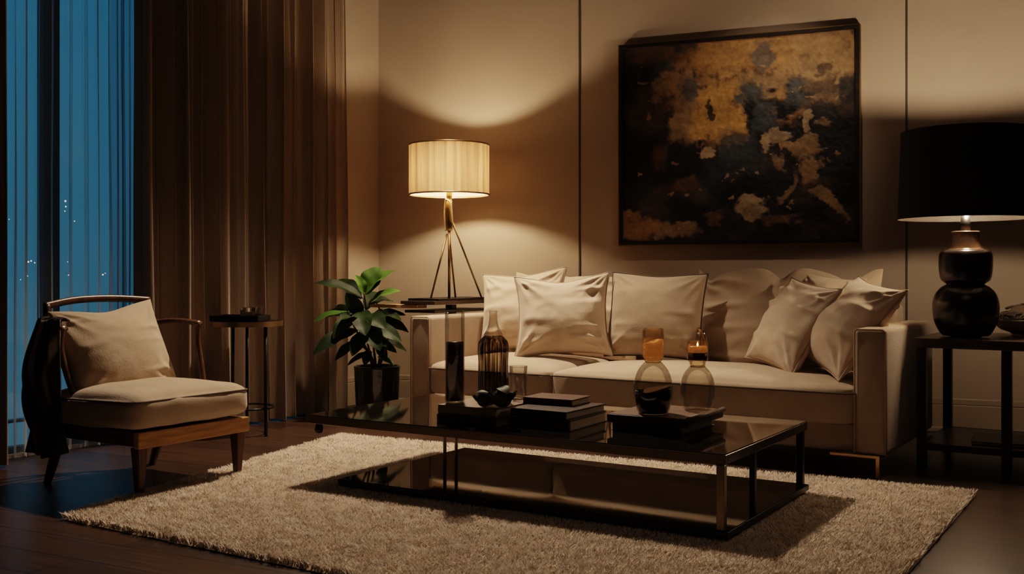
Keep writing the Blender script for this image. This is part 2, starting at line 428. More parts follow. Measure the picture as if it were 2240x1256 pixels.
bm = B()
fl = [bm.verts.new((q.x, q.y, 0)) for q in (C0 - WD * .25 + LN * 0 - WN * .2, BW - WN * .2, FR_, FL_, LW - LN * .2)]
f = bm.faces.new(fl); bmesh.ops.extrude_face_region(bm, geom=[f])
for v in fl: v.co.z = -0.1
fo = structure('floor', bm, M['floor'])
bm = B()
cl = [bm.verts.new((q.x, q.y, H)) for q in (C0 - WD * .25 - WN * .2, BW - WN * .2, FR_, FL_, LW - LN * .2)]
f = bm.faces.new(cl); r = bmesh.ops.extrude_face_region(bm, geom=[f])
for v in [g for g in r['geom'] if isinstance(g, bmesh.types.BMVert)]: v.co.z = H + .1
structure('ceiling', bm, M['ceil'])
structure('wall_back', wall_quad_box('w', C0, BW, -WN, M['wall']), M['wall'])
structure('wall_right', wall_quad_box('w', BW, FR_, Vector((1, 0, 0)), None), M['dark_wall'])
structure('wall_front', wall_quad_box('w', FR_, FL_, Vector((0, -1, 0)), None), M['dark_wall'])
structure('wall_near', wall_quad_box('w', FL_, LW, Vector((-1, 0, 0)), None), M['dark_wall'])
# window wall: pier by the corner, pier at the near end, sill strip
WT0, WT1 = 0.62, 3.3
bm = wall_quad_box('w', C0, C0 + LD * WT0, -LN, None)
for (a, b, z0, z1) in ((C0 + LD * WT1, LW, 0, H), (C0 + LD * WT0, C0 + LD * WT1, 0, .015), (C0 + LD * WT0, C0 + LD * WT1, 2.93, H)):
    bb = wall_quad_box('w', a, b, -LN, None, z0, z1)
    me = bpy.data.meshes.new('tmp'); bb.to_mesh(me); bb.free(); bm.from_mesh(me); bpy.data.meshes.remove(me)
structure('wall_left', bm, M['wall'])
# window frame with mullions, panes
win = empty('window_1', C0 + LD * ((WT0 + WT1) / 2) - LN * .06); win['kind'] = 'structure'
win.rotation_euler = (0, 0, math.atan2(LD.y, LD.x))
hw = (WT1 - WT0) / 2
bm = B()
mull = on_line(106, C0 - LN * .06, LD) - (WT0 + WT1) / 2
xs = [-hw + .03, mull, hw - .03, mull - 0.92]
for x in xs: add_box(bm, (.085 if x == mull else .06, .06, 2.91), (x, 0, 1.475), .004)
for z, h_ in ((.03, .03), (.165, .014), (2.90, .06)): add_box(bm, (2 * hw, .05, h_), (0, 0, z), .004)
obj('window_frame', bm, M['black_metal'], win, smooth=False)
ed = sorted(xs)
for i in range(3):
    bm = B(); add_box(bm, (ed[i + 1] - ed[i] - .05, .006, 2.84), ((ed[i] + ed[i + 1]) / 2, 0, 1.46))
    obj('pane', bm, M['pane'], win, smooth=False)
# panel joints on the back wall
for i, px in enumerate((1268, 1983)):
    t = on_line(px, C0, WD)
    c = C0 + WD * t + WN * .002
    bm = B(); add_box(bm, (.012, .006, H - .19), (0, 0, 0), .002)
    o = structure('trim_%d' % (i + 1), bm, M['groove']); o.location = (c.x, c.y, (H + .19) / 2); o.rotation_euler = (0, 0, R(-23))
# baseboards
bm = B(); L = 4.98
add_box(bm, (L, .018, .15), (L / 2, -.009, .075), .003); add_box(bm, (L, .012, .035), (L / 2, -.006, .168), .006); add_box(bm, (L, .03, .03), (L / 2, -.015, .015), .008)
o = structure('baseboard_back', bm, M['base']); o.location = C0; o.rotation_euler = (0, 0, R(-23))
bm = B(); add_box(bm, (WT0, .018, .15), (-WT0 / 2, -.009, .075), .003); add_box(bm, (WT0, .012, .035), (-WT0 / 2, -.006, .168), .006)
o = structure('baseboard_left', bm, M['base']); o.location = C0; o.rotation_euler = (0, 0, R(57))

# ------------------------------------------------------------------ curtains
def curtain(name, m, t0, t1, off, amp, folds, seed, zt, zb, nu, nz=18, sharp=0.0):
    rnd = random.Random(seed)
    # fold centres with uneven spacing
    ws = [rnd.uniform(.35, 1.0) ** 1.5 + .15 for _ in range(folds)]
    tot = sum(ws); edges = [0]
    for w in ws: edges.append(edges[-1] + w / tot)
    am = [rnd.uniform(.55, 1.15) for _ in range(folds)]
    sk = [rnd.uniform(-.22, .22) for _ in range(folds)]
    vs, fs = [], []
    mid = C0 + LD * ((t0 + t1) / 2)
    for j in range(nz + 1):
        z = zt + (zb - zt) * j / nz
        k = j / nz
        for i in range(nu + 1):
            u = i / nu
            q = 0
            while q < folds - 1 and edges[q + 1] < u: q += 1
            x = (u - edges[q]) / (edges[q + 1] - edges[q])
            xx = x + sk[q] * math.sin(PI * x) * (.5 + .5 * k)
            a = am[q] * (.75 + .35 * k)
            prof_ = (math.sin(PI * max(0, min(1, xx))) ** (0.8)) * a
            d = amp * (prof_ - .5) + amp * .18 * (mn.noise(Vector((u * 60 + seed, z * .5, 0))))
            ty = t0 + (t1 - t0) * u + .010 * mn.noise(Vector((u * 9 + seed, z * .7, 3))) + amp * .35 * math.sin(2 * PI * x) * a * .6
            p_ = C0 + LD * ty + LN * (off + d) - mid
            vs.append((p_.x, p_.y, z))
    for j in range(nz):
        for i in range(nu):
            a = j * (nu + 1) + i
            fs.append((a, a + 1, a + nu + 2, a + nu + 1))
    me = bpy.data.meshes.new(name); me.from_pydata(vs, [], fs)
    o = link(name, me, m, None, (mid.x, mid.y, 0))
    return o

OFF = .13
dt0 = on_line(766, C0 + LN * OFF, LD); dt1 = on_line(306, C0 + LN * OFF, LD)
o = curtain('curtain', M['drape'], dt0, dt1, OFF, .105, 17, 5, H - .03, .012, 900)
tag(o, 'heavy taupe pleated drape hanging between the bare wall corner and the blue sheer', 'curtain', 'window curtains')
sheer_edge = (on_line(318, C0 + LN * .07, LD), on_line(246, C0 + LN * .07, LD))
st1 = on_line(-160, C0 + LN * .06, LD)
o = curtain('sheer_curtain', M['sheer'], dt1 - .12, st1, .055, .06, 17, 21, H - .03, .012, 700)
tag(o, 'sheer blue-lit voile curtain hanging in front of the dusk window behind the armchair', 'curtain', 'window curtains')
g_ = curtain('gathered_edge', M['sheer'], sheer_edge[0], sheer_edge[1], .075, .045, 5, 33, H - .03, .012, 200)
g_.parent = o; g_.location = g_.location - o.location
nt0 = on_line(22, C0 + LN * .16, LD)
o = curtain('curtain', M['drape'], nt0, nt0 + .55, .17, .07, 6, 9, H - .03, .012, 260)
tag(o, 'dark edge of a second drape at the far left side of the sheer curtain', 'curtain', 'window curtains')

# distant lights of the town outside
bm = B()
for (px, py, r) in ((62, 573, .055), (68, 571, .05), (76, 575, .04), (143, 440, .06), (144, 452, .05), (142, 462, .035), (163, 484, .035), (225, 601, .05), (150, 602, .035), (148, 573, .03), (20, 480, .03), (88, 470, .03), (60, 604, .04), (45, 612, .03), (230, 598, .03)):
    q = at(px, py, 34)
    g = bmesh.ops.create_icosphere(bm, subdivisions=1, radius=r * .55); bmesh.ops.translate(bm, vec=q, verts=g['verts'])
o = obj('distant_town_lights', bm, emis('town_glow', (1.0, .8, .58), 2.2))
tag(o, 'tiny pale lights of a distant town seen through the window and sheer', 'lights', kind='stuff')

# ------------------------------------------------------------------ soft goods
def pillow_mesh(name, w, h, t, seed=0, ear=.10, wr=.010, N_=44, sag=.18, topdip=0.0, lump=0.0, corner=1.0):
    """knife-edge pillow in local xy, front +z"""
    def P(u, v, s):
        cu = 1 - ear * (1 - abs(v) ** 2.2); cv = 1 - ear * (1 - abs(u) ** 2.2)
        x = w / 2 * u * cu; y = h / 2 * v * cv
        if v > 0: y -= topdip * h * v * math.exp(-(u / .45) ** 2)
        T = t / 2 * (max(0, (1 - u * u)) ** .55) * (max(0, (1 - v * v)) ** .55)
        T *= 1 - sag * v * (1 - v * v * .3)
        e = min(1, 4 * (1 - max(abs(u), abs(v))))
        wv = 0
        # folds running in from the corners and sides
        for (a, b) in ((1, 1), (-1, 1), (1, -1), (-1, -1)):
            du, dv = u - a, v - b
            r_ = math.hypot(du, dv)
            th = math.atan2(dv, du)
            wv += corner * 1.1 * (1 - 2 * abs(math.sin(th * 6.5 + seed * 1.7 + a * 2 + b)) ** .7) * math.exp(-(r_ / .55) ** 2) * ss(0, .3, r_)
        for a in (1, -1):
            du = 1 - a * u
            ph_ = v * 5 + 3.2 * mn.noise(Vector((v * 1.6, seed * 2.3, a * 5))) + seed + .9 * a * u * v
            wv += 1.3 * (1.6 * math.exp(-(math.sin(ph_) / .4) ** 2) - .6) * math.exp(-(du / .48) ** 2) * ss(0, .2, du) * (.5 + .8 * abs(mn.noise(Vector((v * 1.1, seed, a * 3)))) * 2)
        q = Vector((u * 1.5 + seed * 3.1, v * 1.5 - seed, s * 2.0))
        wv += 1.2 * mn.noise(q * .8) + .30 * mn.noise(Vector((u * 1.6 + v * 2.6, v * 4 - u * 1.6, seed * 2 + s))) + .15 * mn.noise(q * 3.5)
        z = s * (T + wr * wv * e) 
        if lump: y += lump * (abs(math.sin(u * 4.6 + .3 + .9 * mn.noise(Vector((u * 2, seed, 1))))) ** .8 - .45) * max(0, v) ** 2 - .025 * max(0, u) * max(0, v) ** 2
        return (x, y, z)
    n = N_
    vs, fs, idx = [], [], {}
    def vid(i, j, s):
        edge = i in (0, n) or j in (0, n)
        k = (i, j, 0 if edge else s)
        if k not in idx:
            u = math.sin((2 * i / n - 1) * PI / 2); v = math.sin((2 * j / n - 1) * PI / 2)
            u = .5 * u + .5 * (2 * i / n - 1); v = .5 * v + .5 * (2 * j / n - 1)
            idx[k] = len(vs); vs.append(P(u, v, s))
        return idx[k]
    for s in (1, -1):
        for i in range(n):
            for j in range(n):
                q = [vid(i, j, s), vid(i + 1, j, s), vid(i + 1, j + 1, s), vid(i, j + 1, s)]
                fs.append(q if s == 1 else q[::-1])
    me = bpy.data.meshes.new(name); me.from_pydata(vs, [], fs)
    rim = [P(u, -1, 0) for u in np.linspace(-1, 1, 25)] + [P(1, v, 0) for v in np.linspace(-1, 1, 25)[1:]] + \
          [P(u, 1, 0) for u in np.linspace(1, -1, 25)[1:]] + [P(-1, v, 0) for v in np.linspace(1, -1, 25)[1:]]
    return me, rim

def prot(yaw, tilt, roll=0):
    return (Matrix.Rotation(yaw, 4, 'Z') @ Matrix.Rotation(PI / 2 - tilt, 4, 'X') @ Matrix.Rotation(roll, 4, 'Z'))

def pillow(name, pos, yaw, tilt, roll, w, h, t, m, seed, label=None, cat='pillow', group=None, parent=None, pipe=None, **kw):
    me, rim = pillow_mesh(name, w, h, t, seed, **kw)
    o = link(name, me, m)
    o.matrix_world = Matrix.Translation(pos) @ prot(R(yaw), R(tilt), R(roll))
    if parent is not None:
        mw = o.matrix_world.copy(); o.parent = parent
        o.matrix_parent_inverse = Matrix.Identity(4)
        o.matrix_local = parent.matrix_basis.inverted() @ mw
    subsurf(o, 1)
    if label: tag(o, label, cat, group)
    if pipe is not None:
        bm = B(); add_tube(bm, rim, .0042, 6, cap=False)
        obj('piping', bm, pipe, o)
    return o

def cushion_bm(w, d, h, r, crown=.03, n=(28, 20, 6), seed=0, wr=.004, belly=0.0):
    """box cushion with rounded edges; origin bottom centre"""
    bm = B()
    g = bmesh.ops.create_cube(bm, size=2.0)
    bmesh.ops.subdivide_edges(bm, edges=bm.edges, cuts=18, use_grid_fill=True)
    for v in bm.verts:
        a, b, c = v.co
        # concentrate vertices near the edges
        f = lambda x: math.copysign(abs(x) ** .75, x)
        a, b, c = f(a), f(b), f(c)
        x, y, z = a * w / 2, b * d / 2, c * h / 2
        ix = max(-w / 2 + r, min(w / 2 - r, x)); iy = max(-d / 2 + r, min(d / 2 - r, y)); iz = max(-h / 2 + r * .9, min(h / 2 - r * .9, z))
        q = Vector((x - ix, y - iy, z - iz))
        if q.length > 1e-6:
            L_ = max(abs(q.x), abs(q.y), abs(q.z)); q = q.normalized() * L_
        p_ = Vector((ix, iy, iz)) + q
        k = (1 - a * a) * (1 - b * b)
        if c > 0: p_.z += crown * k ** .6 * c
        if belly:
            s = 1 - c * c
            p_.y += math.copysign(belly * s * (1 - a ** 6), b) * abs(b) ** 2
            p_.x += math.copysign(belly * s * (1 - b ** 6), a) * abs(a) ** 2
        w_ = wr * (mn.noise(Vector((p_.x * 7 + seed, p_.y * 7, p_.z * 9))) + .6 * mn.noise(Vector((p_.x * 22 + seed, p_.y * 16, p_.z * 5))))
        p_ += Vector((0, 1, 0)) * w_ * b + Vector((0, 0, 1)) * w_
        p_.z += h / 2
        v.co = p_
    return bm

def rim_pts(w, d, r, z, n=10):
    pts = []
    for (cx, cy, a0) in ((w / 2 - r, d / 2 - r, 0), (-w / 2 + r, d / 2 - r, 90), (-w / 2 + r, -d / 2 + r, 180), (w / 2 - r, -d / 2 + r, 270)):
        for k in range(n + 1):
            a = R(a0 + 90 * k / n)
            pts.append((cx + r * math.cos(a), cy + r * math.sin(a), z))
    pts.append(pts[0])
    return pts

# ------------------------------------------------------------------ sofa
S0 = Vector((-0.56, 5.76, 0)); SX = Vector((math.cos(SOFA_YAW), math.sin(SOFA_YAW), 0)); SY = Vector((-math.sin(SOFA_YAW), math.cos(SOFA_YAW), 0))
def sw(s, d, z): return S0 + SX * s + SY * d + Vector((0, 0, z))
def sofa_at(px, py, d):
    """point of the pixel ray on the vertical plane at depth d inside the sofa"""
    o = Vector((0, 0, CAMZ)); r_ = ray(px, py)
    k = ((S0 + SY * d) - o).dot(SY) / r_.dot(SY)
    return o + r_ * k

SL, SD = 2.54, .95
sofa = empty('sofa', S0, SOFA_YAW, 'long cream linen sofa with low square arms against the back wall', 'sofa')
AW = .135
bm = B(); add_box(bm, (SL - 2 * AW + .01, SD - .06, .125), (SL / 2, SD / 2 + .02, .155), .015, 3); obj('base', bm, M['linen_sofa'], sofa)
for x in (AW / 2, SL - AW / 2):
    bm = B(); add_box(bm, (AW, SD, .535), (x, SD / 2, .095 + .2675), .022, 4); a = obj('arm', bm, M['linen_sofa'], sofa)
    bm = B()
    sx = AW / 2 - .004
    add_tube(bm, [(x - sx, -.002, .10), (x - sx, -.002, .615), (x - sx + .01, -.002, .625), (x + sx - .01, -.002, .625), (x + sx, -.002, .615), (x + sx, -.002, .10)], .004, 6)
    obj('piping', bm, M['piping'], a)
bm = B(); add_box(bm, (SL - 2 * AW, .16, .62), (SL / 2, SD - .085, .095 + .31), .03, 4); obj('back_frame', bm, M['linen_sofa'], sofa)
for (a, b, sd) in ((AW, .905, 1), (.905, SL - AW, 2)):
    w_ = b - a - .006
    bm = cushion_bm(w_, .72, .165, .034, .045, seed=sd * 5, wr=.004, belly=.012)
    c = obj('seat_cushion', bm, M['linen_sofa'], sofa, ((a + b) / 2, .36 - .02, .212)); subsurf(c, 1)
    bm = B(); add_tube(bm, rim_pts(w_ + .014, .72 + .016, .035, .138), .0045, 6, cap=False); obj('piping', bm, M['piping_dark'], c)
for x in (.10, SL - .035):
    bm = B()
    add_box(bm, (.016, .03, .095), (x, .008, .0475), .002); add_box(bm, (.016, .03, .095), (x, SD - .06, .0475), .002)
    add_box(bm, (.016, SD - .05, .014), (x, SD / 2 - .015, .088), .002)
    if x > 1: add_box(bm, (.20, .03, .014), (x - .1, .008, .088), .002)
    obj('foot_frame', bm, M['brass'], sofa, smooth=False)
# back cushions (parts of the sofa)
pillow('back_cushion', sw(.62, .725, .62), -33, 12, 0, .86, .50, .20, M['linen'], 11, parent=sofa, ear=.02, wr=.014, topdip=.02, lump=.02)
pillow('back_cushion', sw(1.86, .725, .605), -33, 12, 1, .98, .52, .22, M['linen_sofa'], 19, parent=sofa, ear=.03, wr=.020, lump=.085)

# loose pillows
def pl(px, py, d, *a, **k):
    return pillow('throw_pillow', sofa_at(px, py, d), *a, **k)
G = 'loose pillows on the sofa'
pl(1142, 680, .56, -26, 16, 5, .54, .485, .20, M['linen'], 3, 'cream linen pillow at the lamp end, half hidden behind the square pillow', group=G, wr=.016, pipe=M['piping'], topdip=.03)
pl(1230, 690, .37, -10, 17, 3, .53, .465, .22, M['linen'], 9, 'crumpled square cream pillow standing foremost at the lamp end of the sofa', group=G, wr=.016, pipe=M['piping'], topdip=.05, ear=.12)
pl(1434, 690, .55, -26, 14, -1, .535, .465, .20, M['linen_mid'], 8, 'smooth tan pillow with dark piped edge in the middle of the sofa', group=G, wr=.008, pipe=M['piping_dark'], ear=.06, topdip=.02)
pl(1806, 683, .66, -46, 18, -6, .35, .39, .20, M['linen'], 17, 'plump pillow peeping out behind the two leaning pillows', group=G, wr=.012)
pl(1732, 711, .43, -74, 30, -7, .50, .47, .22, M['linen'], 21, 'creased cream pillow leaning right, in front of the pillow against the arm', group=G, wr=.016, pipe=M['piping'], ear=.08)
pl(1858, 714, .34, -77, 36, -9, .47, .50, .25, M['linen'], 27, 'cream pillow slumped against the sofa arm beside the black lamp', group=G, wr=.016, pipe=M['piping'], ear=.10)

# ------------------------------------------------------------------ coffee table
TY = R(-32); TX_ = Vector((math.cos(TY), math.sin(TY), 0)); TD_ = Vector((-math.sin(TY), math.cos(TY), 0)); T0 = Vector((.1415, 4.135, .026))
def tw(l, d, z): return T0 + TX_ * l + TD_ * d + Vector((0, 0, z - T0.z))
ct = empty('coffee_table', T0, TY, 'long low smoked-glass coffee table with thin bronze frame on the rug', 'coffee table')
TZ = .292
zb = T0.z
def ring(bm, l0, l1, d0, d1, z0, z1, wd):
    add_box(bm, (l1 - l0, wd, z1 - z0), ((l0 + l1) / 2, d0 + wd / 2, (z0 + z1) / 2), .0015, 1)
    add_box(bm, (l1 - l0, wd, z1 - z0), ((l0 + l1) / 2, d1 - wd / 2, (z0 + z1) / 2), .0015, 1)
    add_box(bm, (wd, d1 - d0 - 2 * wd, z1 - z0), (l0 + wd / 2, (d0 + d1) / 2, (z0 + z1) / 2), .0015, 1)
    add_box(bm, (wd, d1 - d0 - 2 * wd, z1 - z0), (l1 - wd / 2, (d0 + d1) / 2, (z0 + z1) / 2), .0015, 1)
bm = B(); ring(bm, -.88, .90, -.44, .45, TZ - .034 - zb, TZ - .003 - zb, .022); obj('top_frame', bm, M['bronze'], ct, smooth=False)
bm = B(); add_box(bm, (1.776, .886, .010), (.01, .005, TZ - .005 - zb), .002); obj('tabletop', bm, M['smoked'], ct, smooth=False)
bm = B(); ring(bm, -.69, .915, -.46, .42, .006, .026, .02); obj('shelf_frame', bm, M['black_metal'], ct, smooth=False)
bm = B(); add_box(bm, (1.601, .876, .008), (.1125, -.02, .024), .002); obj('lower_shelf', bm, M['smoked'], ct, smooth=False)
for (l, d, w_) in ((.886, -.436, .026), (.886, .405, .026), (.886, -.14, .020), (-.60, .138, .012), (-.60, .225, .012)):
    bm = B(); add_box(bm, (w_, w_, TZ - .034 - zb - .004), (l, d, (TZ - .034 - zb + .004) / 2), .0015, 1); obj('leg', bm, M['bronze'] if w_ < .02 or d < -.4 else M['black_metal'], ct, smooth=False)
bm = B(); add_lathe(bm, [(.006, -.05), (.016, -.045), (.018, -.03), (.012, 0)], 20, (-.86, -.38, TZ - .034 - zb)); obj('corner_knob', bm, M['black_metal'], ct)

# ------------------------------------------------------------------ books, boxes on the table
def book(name, l, d, z, size, rz, cover, label, group=None, spine=True, cat='book'):
    root = empty(name, tw(l, d, z), TY + R(rz), label, cat, group)
    L_, D_, H_ = size; c = .0035
    bm = B()
    add_box(bm, (L_, D_, c), (0, 0, c / 2), .001, 1); add_box(bm, (L_, D_, c), (0, 0, H_ - c / 2), .001, 1)
    add_tube(bm, [(-L_ / 2 + .004, -D_ / 2 + .002, H_ / 2), (L_ / 2 - .004, -D_ / 2 + .002, H_ / 2)], H_ / 2 - .0005, 16, flat=(.3, 1))
    obj('cover', bm, cover, root, auto=30)
    bm = B(); add_box(bm, (L_ - .012, D_ - .012, H_ - 2 * c), (0, .002, H_ / 2)); obj('pages', bm, M['pages'], root, smooth=False)
    return root
zt = TZ
GB = 'books stacked on the coffee table'
book('book', -.15, -.175, zt, (.27, .36, .034), 0, M['leather'], 'dark bottom book of the stack that carries the tall glass cylinder', GB)
book('book', -.157, -.17, zt + .034, (.265, .35, .036), 1.5, M['leather_top'], 'brown covered book directly beneath the tall cylinder and bronze bottle', GB)
book('book', .125, -.13, zt, (.255, .31, .040), 2, M['leather'], 'thick black book lying on the glass beneath the thin oxblood book', GB)
book('book', .120, -.125, zt + .040, (.245, .30, .029), -1, M['leather'], 'black book between the thick bottom book and the thin oxblood one', GB)
book('book', .075, -.06, zt + .069, (.215, .16, .026), 3, M['red_leather'], 'thin oxblood book on top of the stack beside the dark flower', GB)
book('book', .50, -.005, zt, (.275, .31, .030), 0, M['leather'], 'lower dark book under the tray with the two glass bottles', GB)
# tray with curled lip
tr_ = empty('tray', tw(.508, -.005, zt + .030), TY, 'dark wooden tray with a curled end, carrying the two glass bottles', 'tray')
bm = B(); add_box(bm, (.315, .345, .030), (0, 0, .015), .003, 2); obj('tray_body', bm, M['leather'], tr_, auto=30)
bm = B(); add_box(bm, (.305, .335, .002), (0, 0, .031), .0005, 1); obj('tray_surface', bm, M['leather_top'], tr_, smooth=False)
bm = B(); add_tube(bm, [(.158, -.172, .030), (.158, .172, .030)], .010, 12); obj('curled_lip', bm, M['leather_top'], tr_)

# ------------------------------------------------------------------ glassware on the coffee table
zc = zt + .070
# tall cylinder with dark candle
v = empty('glass_cylinder', tw(-.258, -.272, zc), 0, 'tall clear glass cylinder half filled with dark red wax on the books', 'candle holder')
bm = B(); add_lathe(bm, [(.034, 0), (.0385, .004), (.0385, .352), (.0375, .356), (.0360, .352), (.0360, .238)], 40, cap0=True, cap1=False); obj('glass_wall', bm, M['glass'], v)
bm = B(); add_lathe(bm, [(.0335, .010), (.0352, .012), (.0352, .236), (.033, .238)], 40); obj('wax', bm, M['wine'], v)
bm = B()
add_lathe(bm, [(.030, .001), (.034, .003), (.034, .009), (.030, .010)], 36)
obj('glass_foot', bm, M['glass'], v)
# bronze fluted bottle
v = empty('bronze_bottle', tw(-.150, -.165, zc), 0, 'fluted bronze glass bottle with a pale neck beside the tall glass cylinder', 'bottle')
bm = B(); n = 72; rings = []
pf = prof([(.050, 0), (.056, .008), (.057, .06), (.056, .15), (.058, .205), (.055, .232), (.044, .250), (.034, .258)], 5)
for (r_, z) in pf:
    k = ss(.0, .03, z) * (1 - ss(.235, .25, z))
    rings.append([bm.verts.new((rr * math.cos(a), rr * math.sin(a), z)) for a, rr in ((2 * PI * j / n, r_ * (1 + .045 * k * math.cos(12 * 2 * PI * j / n))) for j in range(n))])
for i in range(len(rings) - 1):
    for k in range(n): bm.faces.new((rings[i][k], rings[i][(k + 1) % n], rings[i + 1][(k + 1) % n], rings[i + 1][k]))
bm.faces.new(rings[0][::-1]); bm.faces.new(rings[-1])
obj('bottle_body', bm, M['streaked_bronze'], v)
bm = B(); add_lathe(bm, prof([(.034, .257), (.037, .262), (.030, .275), (.020, .300), (.0155, .330), (.016, .352), (.0185, .356)], 5), 36, cap0=False, cap1=False); obj('neck', bm, M['smoke_glass'], v)
# tumbler
v = empty('glass_tumbler', tw(-.115, -.035, zc), 0, 'small clear drinking glass behind the bronze bottle', 'glass')
bm = B(); add_lathe(bm, [(.028, 0), (.031, .004), (.0365, .13), (.0358, .132), (.0345, .128), (.029, .012)], 36, cap1=True); obj('glass_wall', bm, M['glass'], v)
# the bell bottles
def bell(name, l, d, rb, hb, label, top):
    root = empty(name, tw(l, d, zt + .0625), 0, label, 'bottle', 'glass bottles on the tray')
    pf_ = prof([(rb * .62, 0), (rb * .80, .006), (rb * .96, hb * .25), (rb, hb * .42), (rb * .97, hb * .62), (rb * .80, hb * .82), (rb * .52, hb * .96), (rb * .40, hb)], 6)
    bm = B(); add_lathe(bm, pf_, 48, cap1=False); obj('bottle_body', bm, M['smoke_glass'], root)
    return root, pf_
b1, pf1 = bell('glass_bottle', .497, -.095, .070, .188, 'round smoky bottle with dark liquid inside and an amber cup on top', 0)
bm = B(); pl_ = [(r_ * .955, z + .002) for r_, z in pf1 if z < .086]
n = 48; rings = [[bm.verts.new((r_ * math.cos(2 * PI * k / n), r_ * math.sin(2 * PI * k / n), z)) for k in range(n)] for r_, z in pl_]
for i in range(len(rings) - 1):
    for k in range(n): bm.faces.new((rings[i][k], rings[i][(k + 1) % n], rings[i + 1][(k + 1) % n], rings[i + 1][k]))
for vv in rings[-1]: vv.co.z += vv.co.x * .22
bm.faces.new(rings[0][::-1]); bm.faces.new(rings[-1]); obj('liquid', bm, M['dark_liquid'], b1)
bm = B(); add_lathe(bm, prof([(.026, .184), (.030, .190), (.038, .205), (.039, .225), (.039, .275), (.0385, .300), (.034, .309)], 5), 40, cap0=True, cap1=False); cup = obj('cup', bm, M['amber_glass'], b1)
bm = B(); add_lathe(bm, prof([(.024, .192), (.034, .203), (.0365, .222), (.0365, .256), (.030, .262), (.012, .264)], 5), 36)
for vv in bm.verts:
    if vv.co.z > .25: vv.co.z += vv.co.x * .25 + .004 * mn.noise(vv.co * 90)
obj('amber_filling', bm, M['glowing_amber'], b1)
b2, pf2 = bell('glass_bottle', .600, .075, .063, .165, 'clear bottle with a lit amber candle cup and glass dome, at the curled tray end', 1)
bm = B(); add_lathe(bm, [(.027, .160), (.029, .175), (.030, .178), (.0375, .186), (.0385, .192), (.0385, .252), (.0375, .256)], 40, cap0=True, cap1=False); obj('cup', bm, M['amber_glass'], b2)
bm = B(); add_lathe(bm, [(.035, .189), (.0355, .192), (.0355, .2145)], 36); obj('candle_wax', bm, M['dark_wax'], b2)
bm = B(); add_lathe(bm, [(.0355, .215), (.0355, .236), (.034, .238)], 36); obj('glowing_wax', bm, M['glowing_amber'], b2)  # candle glow painted as a brighter upper layer of wax
bm = B(); add_lathe(bm, [(.0012, .238), (.0032, .242), (.0030, .246), (.0006, .252)], 14); obj('flame', bm, M['flame'], b2)
bm = B(); n = 30
pf_ = [(.034 * math.cos(a), .256 + .052 * math.sin(a)) for a in np.linspace(0, PI / 2 - .02, 12)]
rg = [[bm.verts.new((r_ * math.cos(t), r_ * math.sin(t), z)) for t in np.linspace(-PI * .62, PI * .38, n)] for r_, z in pf_]
for i in range(len(rg) - 1):
    for k in range(n - 1): bm.faces.new((rg[i][k], rg[i][k + 1], rg[i + 1][k + 1], rg[i + 1][k]))
obj('half_dome', bm, thin_glass('dome_glass', (.97, .95, .92), (.8, .74, .64), 1.0), b2)

# ------------------------------------------------------------------ dark flower
fl_ = empty('dark_flower', tw(-.052, -.310, zc + .001), TY, 'sprig of two black rose heads with a curled green leaf before the bronze bottle', 'flower')
rnd = random.Random(3)
def petal(bm, c, az, el, L_, W_, curl):
    n, k = 8, 5
    rows = []
    D = Vector((math.cos(az), math.sin(az), 0)); Sd = Vector((-math.sin(az), math.cos(az), 0)); U = Vector((0, 0, 1))
    for i in range(n + 1):
        t = i / n; e = el + curl * t
        wv = W_ * math.sin(PI * min(1, t * .88 + .10)) ** .7
        cen = Vector(c) + D * (L_ * (math.sin(e) - math.sin(el) + t * math.cos(el)) * .7) + U * (L_ * t * math.sin(e))
        rows.append([bm.verts.new(cen + Sd * (wv * (j / k - .5) * 2) + (U * .35 - D * .25) * (wv * ((j / k - .5) * 2) ** 2 * .8)) for j in range(k + 1)])
    for i in range(n):
        for j in range(k): bm.faces.new((rows[i][j], rows[i][j + 1], rows[i + 1][j + 1], rows[i + 1][j]))
for (hx, hy, hr) in ((.038, -.004, 1.08), (-.030, -.022, .80)):
    bm = B()
    for ly in range(5):
        for q in range(6):
            petal(bm, (0, 0, .010), q * 2 * PI / 6 + ly * .7 + rnd.uniform(-.2, .2), R(8 + 20 * ly), .050 - .003 * ly, .026, R(55))
    g = bmesh.ops.create_icosphere(bm, subdivisions=3, radius=.034); bmesh.ops.scale(bm, vec=(1, 1, .95), verts=g['verts']); bmesh.ops.translate(bm, vec=(0, 0, .033), verts=g['verts'])
    bmesh.ops.scale(bm, vec=(hr, hr, hr), verts=bm.verts)
    obj('flower_head', bm, M['petal'], fl_, (hx, hy, 0))
def leaf_bm(bm, base, tip, wd, nrm, droop=.15, fold=.25, n=12, k=6, wav=.0, seed=0):
    base, tip, nrm = Vector(base), Vector(tip), Vector(nrm).normalized()
    ax = tip - base; L_ = ax.length; ax.normalize()
    sd = ax.cross(nrm).normalized(); nn = sd.cross(ax).normalized()
    rows = []
    for i in range(n + 1):
        t = i / n
        w_ = wd * (math.sin(PI * (t ** .85)) ** .75) * (0.75 + .35 * t) + .0008
        if t > .999: w_ = .0008
        c = base + ax * (L_ * t) + nn * (droop * L_ * 4 * t * (1 - t) * .5)
        row = []
        for j in range(k + 1):
            q = (j / k - .5) * 2
            row.append(bm.verts.new(c + sd * (w_ * q) + nn * (fold * abs(q) * w_ + wav * w_ * math.sin(t * 14 + seed + q * 2) * abs(q))))
        rows.append(row)
    for i in range(n):
        for j in range(k): bm.faces.new((rows[i][j], rows[i][j + 1], rows[i + 1][j + 1], rows[i + 1][j]))
